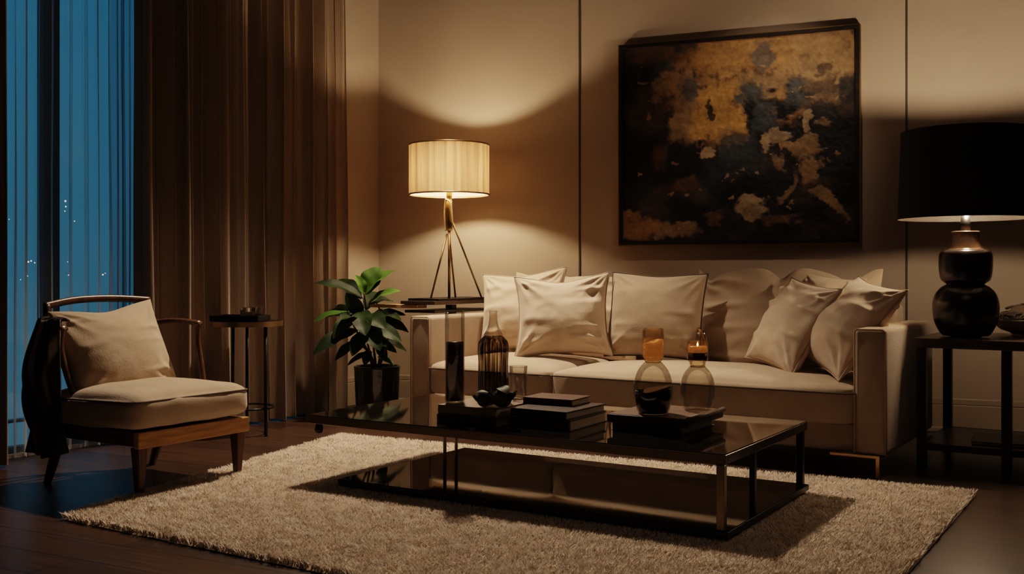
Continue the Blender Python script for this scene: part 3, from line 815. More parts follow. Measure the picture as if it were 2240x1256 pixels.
bm = B(); leaf_bm(bm, (.022, -.004, .074), (.080, -.030, .058), .024, (0, -.3, 1), .35, .1); leaf_bm(bm, (-.012, -.020, .055), (-.068, -.045, .040), .018, (-.3, -.3, 1), .3, .2)
obj('leaf', bm, M['leaf'], fl_)
bm = B(); add_tube(bm, spline([(.02, -.03, .02), (-.005, -.056, .006), (-.018, -.066, -.030), (-.034, -.068, -.062)]), .0038, 8); obj('stem', bm, M['stem'], fl_)

# ------------------------------------------------------------------ rug
RL, RB, RR, RF = Vector((-1.575, 3.65, 0)), Vector((-.905, 5.49, 0)), Vector((1.80, 4.05, 0)), Vector((.655, 2.22, 0))
rc = (RL + RB + RR + RF) / 4
def rq(u, v): return RL * (1 - u) * (1 - v) + RF * u * (1 - v) + RR * u * v + RB * (1 - u) * v - rc
rug = empty('rug', rc, 0, 'large shaggy cream rug under the coffee table on dark planks', 'rug')
nu, nv = 150, 110
vs, fs = [], []
for j in range(nv + 1):
    for i in range(nu + 1):
        u, v_ = i / nu, j / nv
        q = rq(u, v_)
        e = min(u, 1 - u, v_, 1 - v_)
        q.z = .003 + .013 * ss(0, .012, e) + .0035 * mn.noise(Vector((q.x * 16, q.y * 16, 0)))
        vs.append(q)
for j in range(nv):
    for i in range(nu):
        a = j * (nu + 1) + i; fs.append((a, a + 1, a + nu + 2, a + nu + 1))
me = bpy.data.meshes.new('rug_backing'); me.from_pydata(vs, [], fs); link('backing', me, M['rug'], rug)
# pile: bent blades in one mesh
rs = np.random.RandomState(4)
nb = 260000
def lat(n, seed):
    return np.random.RandomState(seed).rand(n, n)
def vnoise(x, y, seed):
    n = 256; L_ = lat(n, seed)
    xi = np.floor(x).astype(int); yi = np.floor(y).astype(int); fx = x - xi; fy = y - yi
    fx = fx * fx * (3 - 2 * fx); fy = fy * fy * (3 - 2 * fy)
    g = lambda a, b: L_[a % n, b % n]
    return (g(xi, yi) * (1 - fx) + g(xi + 1, yi) * fx) * (1 - fy) + (g(xi, yi + 1) * (1 - fx) + g(xi + 1, yi + 1) * fx) * fy
def fbm(x, y, seed, o=4):
    s = 0; a = .5; tot = 0
    for k in range(o):
        s = s + a * vnoise(x * 2 ** k + 17 * k, y * 2 ** k - 11 * k, seed + k); tot += a; a *= .55
    return s / tot
u = rs.rand(nb); v_ = rs.rand(nb)
P4 = [np.array(p_ - rc) for p_ in (RL, RF, RR, RB)]
pos = P4[0][None] * ((1 - u) * (1 - v_))[:, None] + P4[1][None] * (u * (1 - v_))[:, None] + P4[2][None] * (u * v_)[:, None] + P4[3][None] * ((1 - u) * v_)[:, None]
px_, py_ = pos[:, 0] + 5, pos[:, 1] + 5
ang = fbm(px_ * 30, py_ * 30, 31) * 10 + rs.rand(nb) * 4.5
clump = fbm(px_ * 30, py_ * 30, 77)
ln = .016 + .007 * clump + .006 * rs.rand(nb)
lean = .35 + .35 * fbm(px_ * 26, py_ * 26, 55) + .4 * rs.rand(nb)
dx = np.cos(ang); dy = np.sin(ang); wx = -dy; wy = dx
wid = .0013 + .0010 * rs.rand(nb)
V = np.zeros((nb, 5, 3))
for k, (hf, of, wf) in enumerate(((0, 0, 1), (0, 0, -1), (.62, .35, .9), (.62, .35, -.9), (1, 1, 0))):
    V[:, k, 0] = pos[:, 0] + dx * lean * ln * of + wx * wid * wf
    V[:, k, 1] = pos[:, 1] + dy * lean * ln * of + wy * wid * wf
    V[:, k, 2] = .008 + ln * hf * (1 - .35 * (lean - .35))
base = (np.arange(nb) * 5)[:, None]
me = bpy.data.meshes.new('pile')
loops = np.concatenate([np.concatenate([base + 0, base + 1, base + 3, base + 2], 1), np.concatenate([base + 2, base + 3, base + 4], 1)], 1).ravel()
me.vertices.add(nb * 5); me.vertices.foreach_set('co', V.ravel())
me.loops.add(len(loops)); me.loops.foreach_set('vertex_index', loops)
st = np.stack([np.arange(nb) * 7, np.arange(nb) * 7 + 4], 1).ravel(); tot = np.tile([4, 3], nb)
me.polygons.add(nb * 2); me.polygons.foreach_set('loop_start', st); me.polygons.foreach_set('loop_total', tot)
me.update(calc_edges=True)
o = link('pile', me, M['pile'], rug, smooth=False); o['kind'] = 'stuff'

# ------------------------------------------------------------------ painting
tl_ = on_line(1355, C0 + WN * .05, WD); tr2 = on_line(1880, C0 + WN * .05, WD)
PW, PH = tr2 - tl_, 1.212
pc = C0 + WD * ((tl_ + tr2) / 2) + WN * .004
pt = empty('painting', (pc.x, pc.y, 1.645), R(-23), 'large dark abstract painting with gold and black patches above the sofa', 'painting')
bm = B(); fw, fd = .022, .05
for (sx, sz, x, z) in ((PW, fw, 0, PH / 2 - fw / 2), (PW, fw, 0, -PH / 2 + fw / 2), (fw, PH - 2 * fw, -PW / 2 + fw / 2, 0), (fw, PH - 2 * fw, PW / 2 - fw / 2, 0)):
    add_box(bm, (sx, fd, sz), (x, -fd / 2 - .006, z), .0015, 1)
fr_ = obj('frame', bm, M['black_wood'], pt, smooth=False)
bm = B()
for (sx, sz, x, z) in ((PW + .012, .007, 0, PH / 2 + .003), (PW + .012, .007, 0, -PH / 2 - .003), (.007, PH, -PW / 2 - .003, 0), (.007, PH, PW / 2 + .003, 0)):
    add_box(bm, (sx, .044, sz), (x, -.030, z), .001, 1)
obj('gilt_edge', bm, M['gold_trim'], fr_, smooth=False)
nx, ny = 380, 330
U, Vv = np.meshgrid(np.linspace(0, 1, nx + 1), np.linspace(0, 1, ny + 1))
wu = U + .10 * (fbm(U * 7 + 3, Vv * 7, 101) - .5) + .05 * (fbm(U * 24, Vv * 22, 111) - .5) + .022 * (fbm(U * 70, Vv * 64, 118, 3) - .5)
wv_ = Vv + .10 * (fbm(U * 7, Vv * 7 + 9, 121) - .5) + .05 * (fbm(U * 20, Vv * 26, 131) - .5) + .022 * (fbm(U * 70, Vv * 64, 138, 3) - .5)
imgc = np.zeros((ny + 1, nx + 1, 3)); imgc[:] = (.010, .009, .009)
imgc *= (.3 + 2.2 * fbm(U * 9, Vv * 9, 141) ** 1.6)[..., None]
imgc += (np.clip(fbm(U * 6 + 4, Vv * 8, 145) - .52, 0, 1) * .22)[..., None] * np.array((.9, .5, .28))
imgc += (np.clip(fbm(U * 5 + 9, Vv * 5, 147) - .54, 0, 1) * .16)[..., None] * np.array((.5, .7, .85))
tex = fbm(U * 40, Vv * 34, 151); big = fbm(U * 5, Vv * 5, 155)
def blob(cx, cy, rx, ry, c, soft=.35, op=.9, rot=0, gate=.0):
    global imgc
    a, b = wu - cx, wv_ - cy
    ca, sa = math.cos(R(rot)), math.sin(R(rot))
    x, y = (a * ca + b * sa) / rx, (-a * sa + b * ca) / ry
    dd = (np.abs(x) ** 2.6 + np.abs(y) ** 2.6) ** (1 / 2.6) + .55 * (tex - .5) + .25 * (big - .5)
    mk = np.clip((1 - dd) / soft, 0, 1); mk = mk * mk * (3 - 2 * mk) * op
    if gate: mk = mk * np.clip((fbm(U * 11 + cx * 9, Vv * 15, 161) - gate) * 7, 0, 1)
    shade_ = (.25 + .75 * fbm(U * 26 + cx * 31, Vv * 18, 171) + .75 * fbm(U * 8 + cx * 11, Vv * 30 + cy * 7, 175))[..., None]
    imgc = imgc * (1 - mk[..., None]) + np.array(c) * shade_ * mk[..., None]
OC = (.33, .19, .075); TAN = (.27, .175, .09); GOLD = (.47, .27, .09); BLU = (.060, .070, .078); BLK = (.012, .011, .011); CRM = (.38, .28, .17); BRN = (.12, .065, .03)
blob(.55, .08, .36, .14, OC, .5, .95); blob(.88, .10, .20, .19, TAN, .5, .9); blob(.26, .20, .13, .07, TAN, .4, .9, -14)
blob(.71, .25, .30, .09, TAN, .5, .8, 8, .30); blob(.40, .26, .20, .12, OC, .5, .8, 0, .25)
blob(.31, .38, .13, .16, TAN, .45, .9); blob(.44, .36, .13, .20, GOLD, .4, .95); blob(.52, .46, .055, .10, GOLD, .4, .9)
blob(.70, .36, .12, .10, OC, .5, .8, 0, .35)
blob(.32, .24, .05, .09, BLU, .5, .85); blob(.58, .28, .06, .07, BLU, .5, .9, 25); blob(.62, .40, .06, .12, BLU, .5, .95); blob(.76, .30, .07, .08, BLU, .5, .8)
blob(.62, .10, .05, .10, BLU, .6, .8); blob(.52, .54, .12, .12, BLU, .6, .85); blob(.56, .62, .15, .10, (.035, .042, .048), .6, .8)
blob(.17, .05, .20, .05, BRN, .5, .5); blob(.41, .36, .025, .07, BLK, .4, .9, -15); blob(.90, .26, .14, .06, BLK, .6, .7, -10); blob(.86, .18, .04, .03, BLK, .5, .7)
blob(.56, .38, .022, .10, BLK, .5, .9, 8)
blob(.40, .56, .045, .036, CRM, .3, .95, -20); blob(.64, .53, .028, .062, CRM, .35, .9, 14); blob(.69, .52, .038, .040, CRM, .4, .85)
blob(.80, .42, .033, .050, CRM, .3, .95); blob(.80, .545, .055, .075, TAN, .3, .98); blob(.755, .545, .05, .025, TAN, .3, .95, -15)
blob(.825, .68, .050, .10, TAN, .35, .95, 8); blob(.895, .835, .095, .030, TAN, .35, .95, 42); blob(.69, .62, .035, .045, TAN, .4, .8); blob(.735, .74, .020, .09, TAN, .4, .7, 22)
blob(.58, .83, .085, .052, CRM, .3, .95); blob(.59, .87, .05, .05, (.24, .17, .10), .3, .9)
blob(.07, .93, .11, .085, OC, .35, .95, 20); blob(.24, .945, .12, .055, TAN, .35, .9); blob(.39, .88, .055, .03, BRN, .5, .9); blob(.70, .91, .11, .04, BRN, .5, .9, 0, .3)
blob(.17, .56, .055, .085, (.10, .04, .02), .6, .8); blob(.28, .72, .10, .035, BRN, .6, .8, -25); blob(.88, .42, .035, .03, TAN, .4, .6); blob(.93, .23, .015, .03, TAN, .4, .6)
blob(.10, .19, .05, .014, CRM, .4, .6, -12); blob(.17, .27, .014, .05, TAN, .4, .6)
rr_ = random.Random(12)
for _ in range(46):
    blob(rr_.uniform(.05, .95), rr_.uniform(.1, .95), rr_.uniform(.006, .018), rr_.uniform(.005, .016), rr_.choice((CRM, TAN, OC, GOLD)), .5, rr_.uniform(.4, .9), rr_.uniform(-60, 60))
imgc *= (.72 + .56 * fbm(U * 90, Vv * 70, 181, 3))[..., None]
iw, ih = PW - 2 * fw + .002, PH - 2 * fw + .002
relief = (.0035 * fbm(U * 60, Vv * 55, 191, 3) + .003 * np.clip(imgc.mean(-1) * 6, 0, 1))
vs = np.stack([(U - .5) * iw, -.038 - relief, (.5 - Vv) * ih], -1).reshape(-1, 3)
ii = np.arange(ny)[:, None] * (nx + 1) + np.arange(nx)[None]
fs = np.stack([ii, ii + nx + 1, ii + nx + 2, ii + 1], -1).reshape(-1, 4)
me = bpy.data.meshes.new('canvas'); me.from_pydata(vs.tolist(), [], fs.tolist())
ca_ = me.color_attributes.new('paint', 'FLOAT_COLOR', 'POINT')
ca_.data.foreach_set('color', np.concatenate([np.clip(imgc, 0, 1).reshape(-1, 3), np.ones(((nx + 1) * (ny + 1), 1))], 1).ravel())
m, nt, p, out = nmat('oil_paint')
at_ = N(nt, 'ShaderNodeAttribute', attribute_name='paint'); nt.links.new(at_.outputs['Color'], p.inputs['Base Color'])
p.inputs['Roughness'].default_value = .48; p.inputs['Specular IOR Level'].default_value = .4
link('canvas', me, m, pt)

# ------------------------------------------------------------------ lamp table by the corner
ST = .705
lt = empty('side_table', sw(-.15, .55, 0), SOFA_YAW, 'dark narrow side table carrying the lit tripod lamp behind the sofa arm', 'side table')
bm = B(); add_box(bm, (.25, .60, .022), (0, 0, ST - .011), .003); obj('tabletop', bm, M['table_wood'], lt, smooth=False)
bm = B(); add_box(bm, (.22, .56, .016), (0, 0, ST - .062), .003); obj('under_shelf', bm, M['black_wood'], lt, smooth=False)
bm = B(); add_box(bm, (.36, .09, .020), (-.19, -.24, ST - .034), .003); obj('pull_out_leaf', bm, M['tan_wood'], lt, smooth=False)
bm = B(); add_box(bm, (.05, .05, ST - .03), (0, .03, (ST - .03) / 2), .004); obj('column', bm, M['black_wood'], lt, smooth=False)
bm = B(); add_box(bm, (.22, .36, .02), (0, .03, .01), .004); obj('base_plate', bm, M['black_wood'], lt, smooth=False)
tb = empty('tray', sw(-.14, .56, ST), SOFA_YAW, 'thin black tray beneath the feet of the lit tripod lamp', 'tray')
bm = B(); add_box(bm, (.215, .52, .008), (0, 0, .006), .002); obj('tray_base', bm, M['black_wood'], tb, smooth=False)
bm = B(); ring(bm, -.112, .112, -.268, .268, 0, .013, .006); obj('rim', bm, M['black_metal'], tb, smooth=False)

# ------------------------------------------------------------------ tripod lamp
lp = sw(-.145, .555, ST + .0105)
LZ = lp.z
def lz(py): return CAMZ + (HY - py) / FPX * lp.y - LZ
lamp = empty('table_lamp', lp, SOFA_YAW, 'lit brass tripod lamp with cream pleated drum shade', 'lamp')
zs0, zs1, rs_ = lz(426), lz(318), .240
bm = B(); n = 480; nz_ = 10
rnd = random.Random(2)
ph = [rnd.uniform(-.5, .5) for _ in range(n)]
rings = []
for j in range(nz_ + 1):
    t = j / nz_
    rings.append([bm.verts.new(((rs_ + .0022 * math.sin(k * 2 * PI / 4 + ph[k] * 1.2) + .0018 * math.sin(k * .37 + t)) * math.cos(2 * PI * k / n), (rs_ + .0022 * math.sin(k * 2 * PI / 4 + ph[k] * 1.2)) * math.sin(2 * PI * k / n), zs0 + (zs1 - zs0) * t)) for k in range(n)])
for j in range(nz_):
    for k in range(n): bm.faces.new((rings[j][k], rings[j][(k + 1) % n], rings[j + 1][(k + 1) % n], rings[j + 1][k]))
sh = obj('lamp_shade', bm, M['shade'], lamp)
for z in (zs0, zs1):
    bm = B()
    add_lathe(bm, [(rs_ - .003, z - .004), (rs_ + .004, z - .004), (rs_ + .004, z + .004), (rs_ - .003, z + .004), (rs_ - .003, z - .004)], 72, cap0=False, cap1=False)
    obj('shade_rim', bm, M['brass_dark'], sh)
bm = B()
for k in range(3):
    a = 2 * PI * k / 3 + .4
    add_tube(bm, [(.01 * math.cos(a), .01 * math.sin(a), zs1 - .004), (rs_ * math.cos(a), rs_ * math.sin(a), zs1 - .004)], .002, 6)
obj('shade_spider', bm, M['brass_dark'], sh)
bm = B(); add_tube(bm, [(0, 0, 0), (0, 0, lz(498))], .0085, 14); obj('pole', bm, M['brass_dark'], lamp)
bm = B(); add_lathe(bm, prof([(.010, lz(506)), (.020, lz(500)), (.023, lz(470)), (.020, lz(445)), (.016, lz(436)), (.018, lz(425)), (.014, zs0 + .06)], 4), 24); obj('socket_sleeve', bm, M['brass'], lamp)
bm = B(); add_tube(bm, [(0, 0, zs0 + .05), (0, 0, zs1 + .012)], .0035, 10); add_lathe(bm, [(.003, zs1), (.008, zs1 + .008), (.008, zs1 + .016), (.002, zs1 + .022)], 14); obj('finial_rod', bm, M['brass_dark'], lamp)
bm = B(); add_tube(bm, spline([(-.020, -.010, lz(505)), (-.027, -.012, lz(470)), (-.018, -.014, lz(440)), (.004, -.022, lz(438)), (.026, -.022, lz(446)), (.034, -.018, lz(470)), (.036, -.016, lz(488))]), .0048, 8); obj('pull_cord', bm, M['cream_cord'], lamp)
bm = B(); g = bmesh.ops.create_icosphere(bm, subdivisions=3, radius=.032); BZ = zs0 + (zs1 - zs0) * .43; bmesh.ops.translate(bm, vec=(.0, 0, BZ), verts=g['verts']); obj('bulb', bm, M['bulb'], lamp)
for (a, b) in (((-.040, -.13, 0), (-.008, -.012, lz(512))), ((.075, .235, 0), (.010, .020, lz(486))), ((-.070, .16, 0), (-.010, .012, lz(512)))):
    bm = B(); add_tube(bm, [a, b], .0058, 10); obj('leg', bm, M['brass_dark'], lamp)

# ------------------------------------------------------------------ black lamp side table
E0 = Vector((1.800, 4.62, 0)); EX, EY = SX, SY
def ew(a, b, z): return E0 + EX * a + EY * b + Vector((0, 0, z))
EZ = .578
et = empty('end_table', E0, SOFA_YAW, 'black open-frame end table beside the sofa arm, under the black lamp', 'side table')
bm = B(); add_box(bm, (.84, .64, .042), (.40, .30, EZ - .021), .004); obj('tabletop', bm, M['table_wood'], et, smooth=False)
for (a, b) in ((.0, .0), (.355, .0), (.80, .0), (.0, .60), (.80, .60)):
    bm = B(); add_box(bm, (.040, .040, EZ - .042), (a + (.012 if a == 0 else 0), b + (.012 if b == 0 else 0), (EZ - .042) / 2), .003); obj('leg', bm, M['black_metal'], et, smooth=False)
bm = B(); ring(bm, .0, .82, .0, .61, .085, .115, .03); obj('stretcher', bm, M['black_metal'], et, smooth=False)
bm = B(); add_box(bm, (.76, .55, .012), (.41, .305, .108), .002); obj('lower_shelf', bm, M['black_wood'], et, smooth=False)
mz = empty('magazine', ew(.30, .22, .1145), SOFA_YAW + R(6), 'dark magazine lying on the low shelf of the black end table', 'magazine')
bm = B(); add_box(bm, (.22, .28, .012), (0, 0, .006), .003); obj('pages', bm, M['pages'], mz, smooth=False)
bm = B(); add_box(bm, (.224, .284, .003), (0, 0, .0135), .001, 1); obj('cover', bm, M['leather_top'], mz, smooth=False)

# black lamp
bp_ = at(2112, 738, 4.68); bp_.z = EZ
def bz(py): return CAMZ + (HY - py) / FPX * bp_.y - EZ
bl = empty('table_lamp', bp_, 0, 'large lamp with black drum shade and dark glazed double-gourd base', 'lamp')
k = bp_.y / FPX
body = [(.058, 0), (.064, .004), (.066, .012)] + [(r_ * k, bz(y)) for r_, y in ((46, 734), (56, 722), (65, 700), (68, 678), (67, 660), (61, 642), (50, 629), (40, 623), (39, 621))]
bm = B(); add_lathe(bm, prof(body, 5), 56); add_lathe(bm, prof([(r_ * k, bz(y)) for r_, y in ((38, 622), (42, 619), (50, 612), (54, 596), (55, 575), (54, 558), (49, 549), (40, 546))], 5), 56); obj('gourd_base', bm, M['ceramic'], bl)
bm = B(); add_lathe(bm, prof([(r_ * k, bz(y)) for r_, y in ((42, 547), (36, 543), (31, 530), (28, 515), (29, 508), (27, 506))], 5), 48); obj('neck_glaze', bm, M['ceramic_brown'], bl)
bm = B(); add_tube(bm, [(0, 0, bz(507)), (0, 0, bz(470))], 10 * k, 20); add_tube(bm, [(0, 0, bz(470)), (0, 0, bz(290))], .004, 8); obj('neck_rod', bm, M['black_metal'], bl)
q0, q1 = bz(479), bz(287)
bm = B(); add_lathe(bm, [(140 * k, q0), (133 * k, q1)], 96, cap0=False, cap1=False); sh2 = obj('lamp_shade', bm, M['black_cloth'], bl)
bm = B(); add_lathe(bm, [(138.5 * k, q0 + .001), (131.5 * k, q1 - .001)], 96, cap0=False, cap1=False); obj('shade_lining', bm, M['shade_lining'], sh2)
bm = B()
for kk in range(3):
    a = 2 * PI * kk / 3 + .2
    add_tube(bm, [(0, 0, q1 - .01), (132 * k * math.cos(a), 132 * k * math.sin(a), q1 - .01)], .0025, 6)
obj('shade_spider', bm, M['black_metal'], sh2)
bm = B(); add_lathe(bm, [(.004, q1 - .122), (.045, q1 - .120), (.078, q1 - .105), (.080, q1 - .100)], 32, cap0=False, cap1=False); obj('added_baffle', bm, M['shade_lining'], bl)  # unseen dish added to stop the upper bulb shining down
for zz in (q0 + .062, q1 - .085):
    bm = B(); g = bmesh.ops.create_icosphere(bm, subdivisions=3, radius=.026); bmesh.ops.translate(bm, vec=(0, -.03 if zz < .6 else .03, zz), verts=g['verts']); obj('bulb', bm, M['bulb_dim'] if zz < .7 * q1 + .3 * q0 and zz < (q0 + q1) / 2 else M['bulb_up'], bl)

# bowl with dried moss
bo = ew(.38, .485, EZ)
bowl = empty('bowl', bo, 0, 'pale shallow bowl filled with dried moss behind the black lamp', 'bowl')
bm = B(); add_lathe(bm, prof([(.07, 0), (.075, .012), (.12, .030), (.150, .066), (.154, .072), (.148, .070), (.115, .040), (.06, .026), (.01, .024)], 5), 56); obj('bowl_body', bm, M['pale_ceramic'], bowl)
bm = B(); rnd = random.Random(8)
for _ in range(70):
    a, r_ = rnd.uniform(0, 2 * PI), .118 * math.sqrt(rnd.random()); zc_ = .070 + .085 * (1 - (r_ / .125) ** 2) * rnd.uniform(.4, 1)
    pts = []; c = Vector((r_ * math.cos(a), r_ * math.sin(a), zc_)); th = rnd.uniform(0, 6)
    for q in range(7):
        pts.append(c + Vector((math.cos(th + q * .9), math.sin(th + q * .9), .25 * math.sin(q * 1.3 + th))) * rnd.uniform(.014, .026))
    add_tube(bm, spline(pts, 3), rnd.uniform(.003, .006), 6)
g = bmesh.ops.create_icosphere(bm, subdivisions=3, radius=.11); bmesh.ops.scale(bm, vec=(1, 1, .62), verts=g['verts']); bmesh.ops.translate(bm, vec=(0, 0, .070), verts=g['verts'])
for vv in g['verts']: vv.co += vv.normal * .012 * mn.noise(vv.co * 50)
o = obj('dried_moss', bm, M['dried'], None, bo); tag(o, 'tangled brown dried moss heaped in the pale bowl', 'dried moss', kind='stuff')

# ------------------------------------------------------------------ armchair
CH = Vector((-1.505, 4.345, 0)); CHY = R(58)
ch = empty('armchair', CH, CHY, 'low walnut-framed armchair with beige seat cushion before the sheer curtain', 'armchair')
hw_, hd = .25, .245
CZ = .255
bm = B(); add_box(bm, (.565, .028, .062), (0, -.268, CZ - .031), .004); obj('front_apron', bm, M['apron_wood'], ch, smooth=False)
bm = B()
for x in (-hw_ - .015, hw_ + .015): add_box(bm, (.026, .50, .055), (x, 0, CZ - .0275), .004)
add_box(bm, (.53, .026, .055), (0, hd, CZ - .0275), .004)
obj('seat_rails', bm, M['chair_wood'], ch, smooth=False)
bm = B(); add_box(bm, (.50, .48, .015), (0, 0, CZ - .012), .003); obj('seat_deck', bm, M['black_wood'], ch, smooth=False)
def tleg(x, y, pts, rad):
    bm = B()
    add_tube(bm, pts, rad, 14)
    return obj('leg', bm, M['chair_wood'], ch)
for x in (-hw_, hw_):
    sgn = math.copysign(1, x)
    bm = B()
    # tapering square front leg
    for (z, h_) in ((0, .0),): pass
    a = []
    for z, s in ((0, .0125), (.12, .019), (CZ - .06, .024)):
        a.append([bm.verts.new((x + dx_ * s, -.245 + dy_ * s, z)) for dx_, dy_ in ((-1, -1), (1, -1), (1, 1), (-1, 1))])
    for i in range(2):
        for k in range(4): bm.faces.new((a[i][k], a[i][(k + 1) % 4], a[i + 1][(k + 1) % 4], a[i + 1][k]))
    bm.faces.new(a[0][::-1]); bm.faces.new(a[2])
    bmesh.ops.bevel(bm, geom=bm.edges[:], offset=.003, segments=2, affect='EDGES')
    obj('leg', bm, M['chair_wood'], ch, smooth=False)
    # rear leg sweeping up into the back post
    rp = spline([(x + sgn * .012, .315, 0), (x + sgn * .01, .262, .13), (x, .250, .25), (x + sgn * .012, .275, .42), (x + sgn * .010, .315, .60), (x + sgn * .0, .335, .735)], 6)
    bm = B(); add_tube(bm, rp, [.014 + .008 * math.sin(PI * min(1, i / 14)) if i < 14 else .015 for i in range(len(rp))], 12); obj('leg', bm, M['chair_wood'], ch)
    # arm rail and its front post
    q_ = .105 if x < 0 else 0
    ar = spline([(x + sgn * .010, .318, .640), (x + sgn * .048, .24 + q_ * .5, .650), (x + sgn * .055, .15 + q_ * .8, .650), (x + sgn * .048, .045 + q_, .642)], 6)
    bm = B(); add_tube(bm, ar, .0145, 12, flat=(1.45, .8)); obj('arm_rail', bm, M['chair_wood'], ch)
    po = spline([(x + sgn * .048, .055 + q_, .646), (x + sgn * .052, .062 + q_, .57), (x + sgn * .046, .030 + q_, .46), (x + sgn * .030, -.01 + q_, .34), (x + sgn * .018, -.03 + q_, .21)], 6)
    bm = B(); add_tube(bm, po, .013, 12); obj('arm_post', bm, M['chair_wood'], ch)
bm = B(); tp = spline([(-hw_ - .012, .332, .728), (-hw_ * .5, .352, .748), (0, .358, .754), (hw_ * .5, .352, .752), (hw_ + .012, .332, .742)], 8)
add_tube(bm, tp, .0125, 12, flat=(.8, 1.25)); obj('top_rail', bm, M['chair_wood'], ch)
bm = B()
for z in (.36, .48, .60):
    y_ = .265 + (z - .36) * .21
    add_tube(bm, spline([(-hw_, y_, z), (0, y_ + .02, z + .006), (hw_, y_, z)], 8), .010, 10)
obj('back_slats', bm, M['chair_wood'], ch)
bm = cushion_bm(.585, .56, .125, .045, .045, seed=33, wr=.005, belly=.012)
for vv in bm.verts:   # softened, fuller front
    vv.co.z += .012 * max(0, -vv.co.y / .3) 
sc = obj('seat_cushion', bm, M['linen_chair'], ch, (-.025, -.03, CZ + .002)); subsurf(sc, 1)
bm = B(); rp_ = [(x, y, z + .012 * max(0, -y / .3)) for x, y, z in rim_pts(.588, .563, .05, .107)]
add_tube(bm, rp_, .004, 6, cap=False); obj('piping', bm, M['piping_dark'], sc)
cm = Matrix.Translation(CH) @ Matrix.Rotation(CHY, 4, 'Z')
pillow('throw_pillow', cm @ Vector((-.040, .165, .535)), 56, 22, 5, .51, .425, .20, M['linen_chair'], 41, 'beige pillow leaning against the back of the wooden armchair', wr=.009, ear=.07, topdip=.05)
# throw over the chair arm
vs, fs = [], []
nu, nv = 40, 50
for j in range(nv + 1):
    t = j / nv
    for i in range(nu + 1):
        s = i / nu
        L_ = t * .72
        y_ = .155 + .135 * s + .05 * (t) * (s - .5) * 2
        fold = .022 * math.sin(s * 15 + 1.2 * math.sin(t * 4)) + .012 * math.sin(s * 31 + t * 3)
        k_ = min(1, t * 4)
        if L_ < .12: x_, z_ = -.265 - .06 * (L_ / .12), .676 + .010 * math.sin(PI * L_ / .12)
        else:
            z_ = .676 - (L_ - .12) * .90; x_ = -.325 - .045 * math.sin(min(1, (L_ - .12) / .5) * PI * .9)
        x_ += fold * k_ * (.4 + t) - .0
        vs.append((x_, y_ + .012 * math.sin(t * 9 + s * 3), z_ + .01 * math.sin(s * 9) * k_))
for j in range(nv):
    for i in range(nu):
        a = j * (nu + 1) + i; fs.append((a, a + 1, a + nu + 2, a + nu + 1))
me = bpy.data.meshes.new('throw_blanket'); me.from_pydata(vs, [], fs)
o = link('throw_blanket', me, M['throw'], None, CH, (0, 0, CHY)); md = o.modifiers.new('s', 'SOLIDIFY'); md.thickness = .008
tag(o, 'dark striped throw hanging over the outer arm of the wooden armchair', 'throw')

# ------------------------------------------------------------------ little round table behind the chair
rt = at(541, 705, 5.62); RZ = CAMZ - 103 / FPX * 5.62
rt.z = 0
r_t = empty('round_table', rt, 0, 'small round side table with brass rim between armchair and drape', 'side table')
bm = B(); add_lathe(bm, [(.17, RZ - .012), (.182, RZ - .010), (.182, RZ - .002), (.178, RZ)], 64); obj('tabletop', bm, M['black_metal'], r_t, auto=30)
bm = B(); add_lathe(bm, [(.1835, RZ - .024), (.1875, RZ - .024), (.1875, RZ + .002), (.1835, RZ + .002), (.1835, RZ - .024)], 72, cap0=False, cap1=False); obj('brass_rim', bm, M['brass_dark'], r_t, auto=30)
for a in (254, 324, 105):
    bm = B(); x, y = math.cos(R(a)), math.sin(R(a))
    add_tube(bm, [(.145 * x, .145 * y, RZ - .014), (.15 * x, .15 * y, 0)], .009, 12); obj('leg', bm, M['black_metal'], r_t)
bm = B(); add_lathe(bm, [(.135, .14), (.143, .14), (.143, .15), (.135, .15), (.135, .14)], 48, cap0=False, cap1=False); obj('lower_ring', bm, M['black_metal'], r_t)
q = rt + Vector((-.035, -.01, RZ))
ry = empty('tray', q, R(-8), 'black lacquer tray on the small round table', 'tray')
bm = B(); add_box(bm, (.26, .17, .012), (0, 0, .006), .003); obj('tray_base', bm, M['dark_liquid'], ry, smooth=False)
bm = B(); ring(bm, -.135, .135, -.09, .09, .004, .034, .006); obj('rim', bm, M['black_metal'], ry, smooth=False)
ab = empty('glass_ashtray', q + Vector((.055, .0, .0125)), 0, 'clear cut-glass bowl on the black lacquer tray', 'glass bowl')
bm = B(); n = 36
for (r0, r1, z0, z1) in ((.048, .060, 0, .062), (.055, .046, .062, .012)):
    rg = [[bm.verts.new((rr * (1 + .03 * (k % 2)) * math.cos(2 * PI * k / n), rr * (1 + .03 * (k % 2)) * math.sin(2 * PI * k / n), z0 + (z1 - z0) * t)) for k in range(n)] for t, rr in ((0, r0), (.5, (r0 + r1) / 2), (1, r1))]
    for i in range(2):
        for k in range(n): bm.faces.new((rg[i][k], rg[i][(k + 1) % n], rg[i + 1][(k + 1) % n], rg[i + 1][k]))
    if z0 == 0: bm.faces.new(rg[0][::-1]); top_ = rg[2]
    else:
        for k in range(n): bm.faces.new((top_[k], top_[(k + 1) % n], rg[0][(k + 1) % n], rg[0][k]))
        bm.faces.new(rg[2])
obj('bowl_wall', bm, thin_glass('cut_glass', (.95, .95, .93), (.7, .68, .62), 1.2), ab, smooth=False)

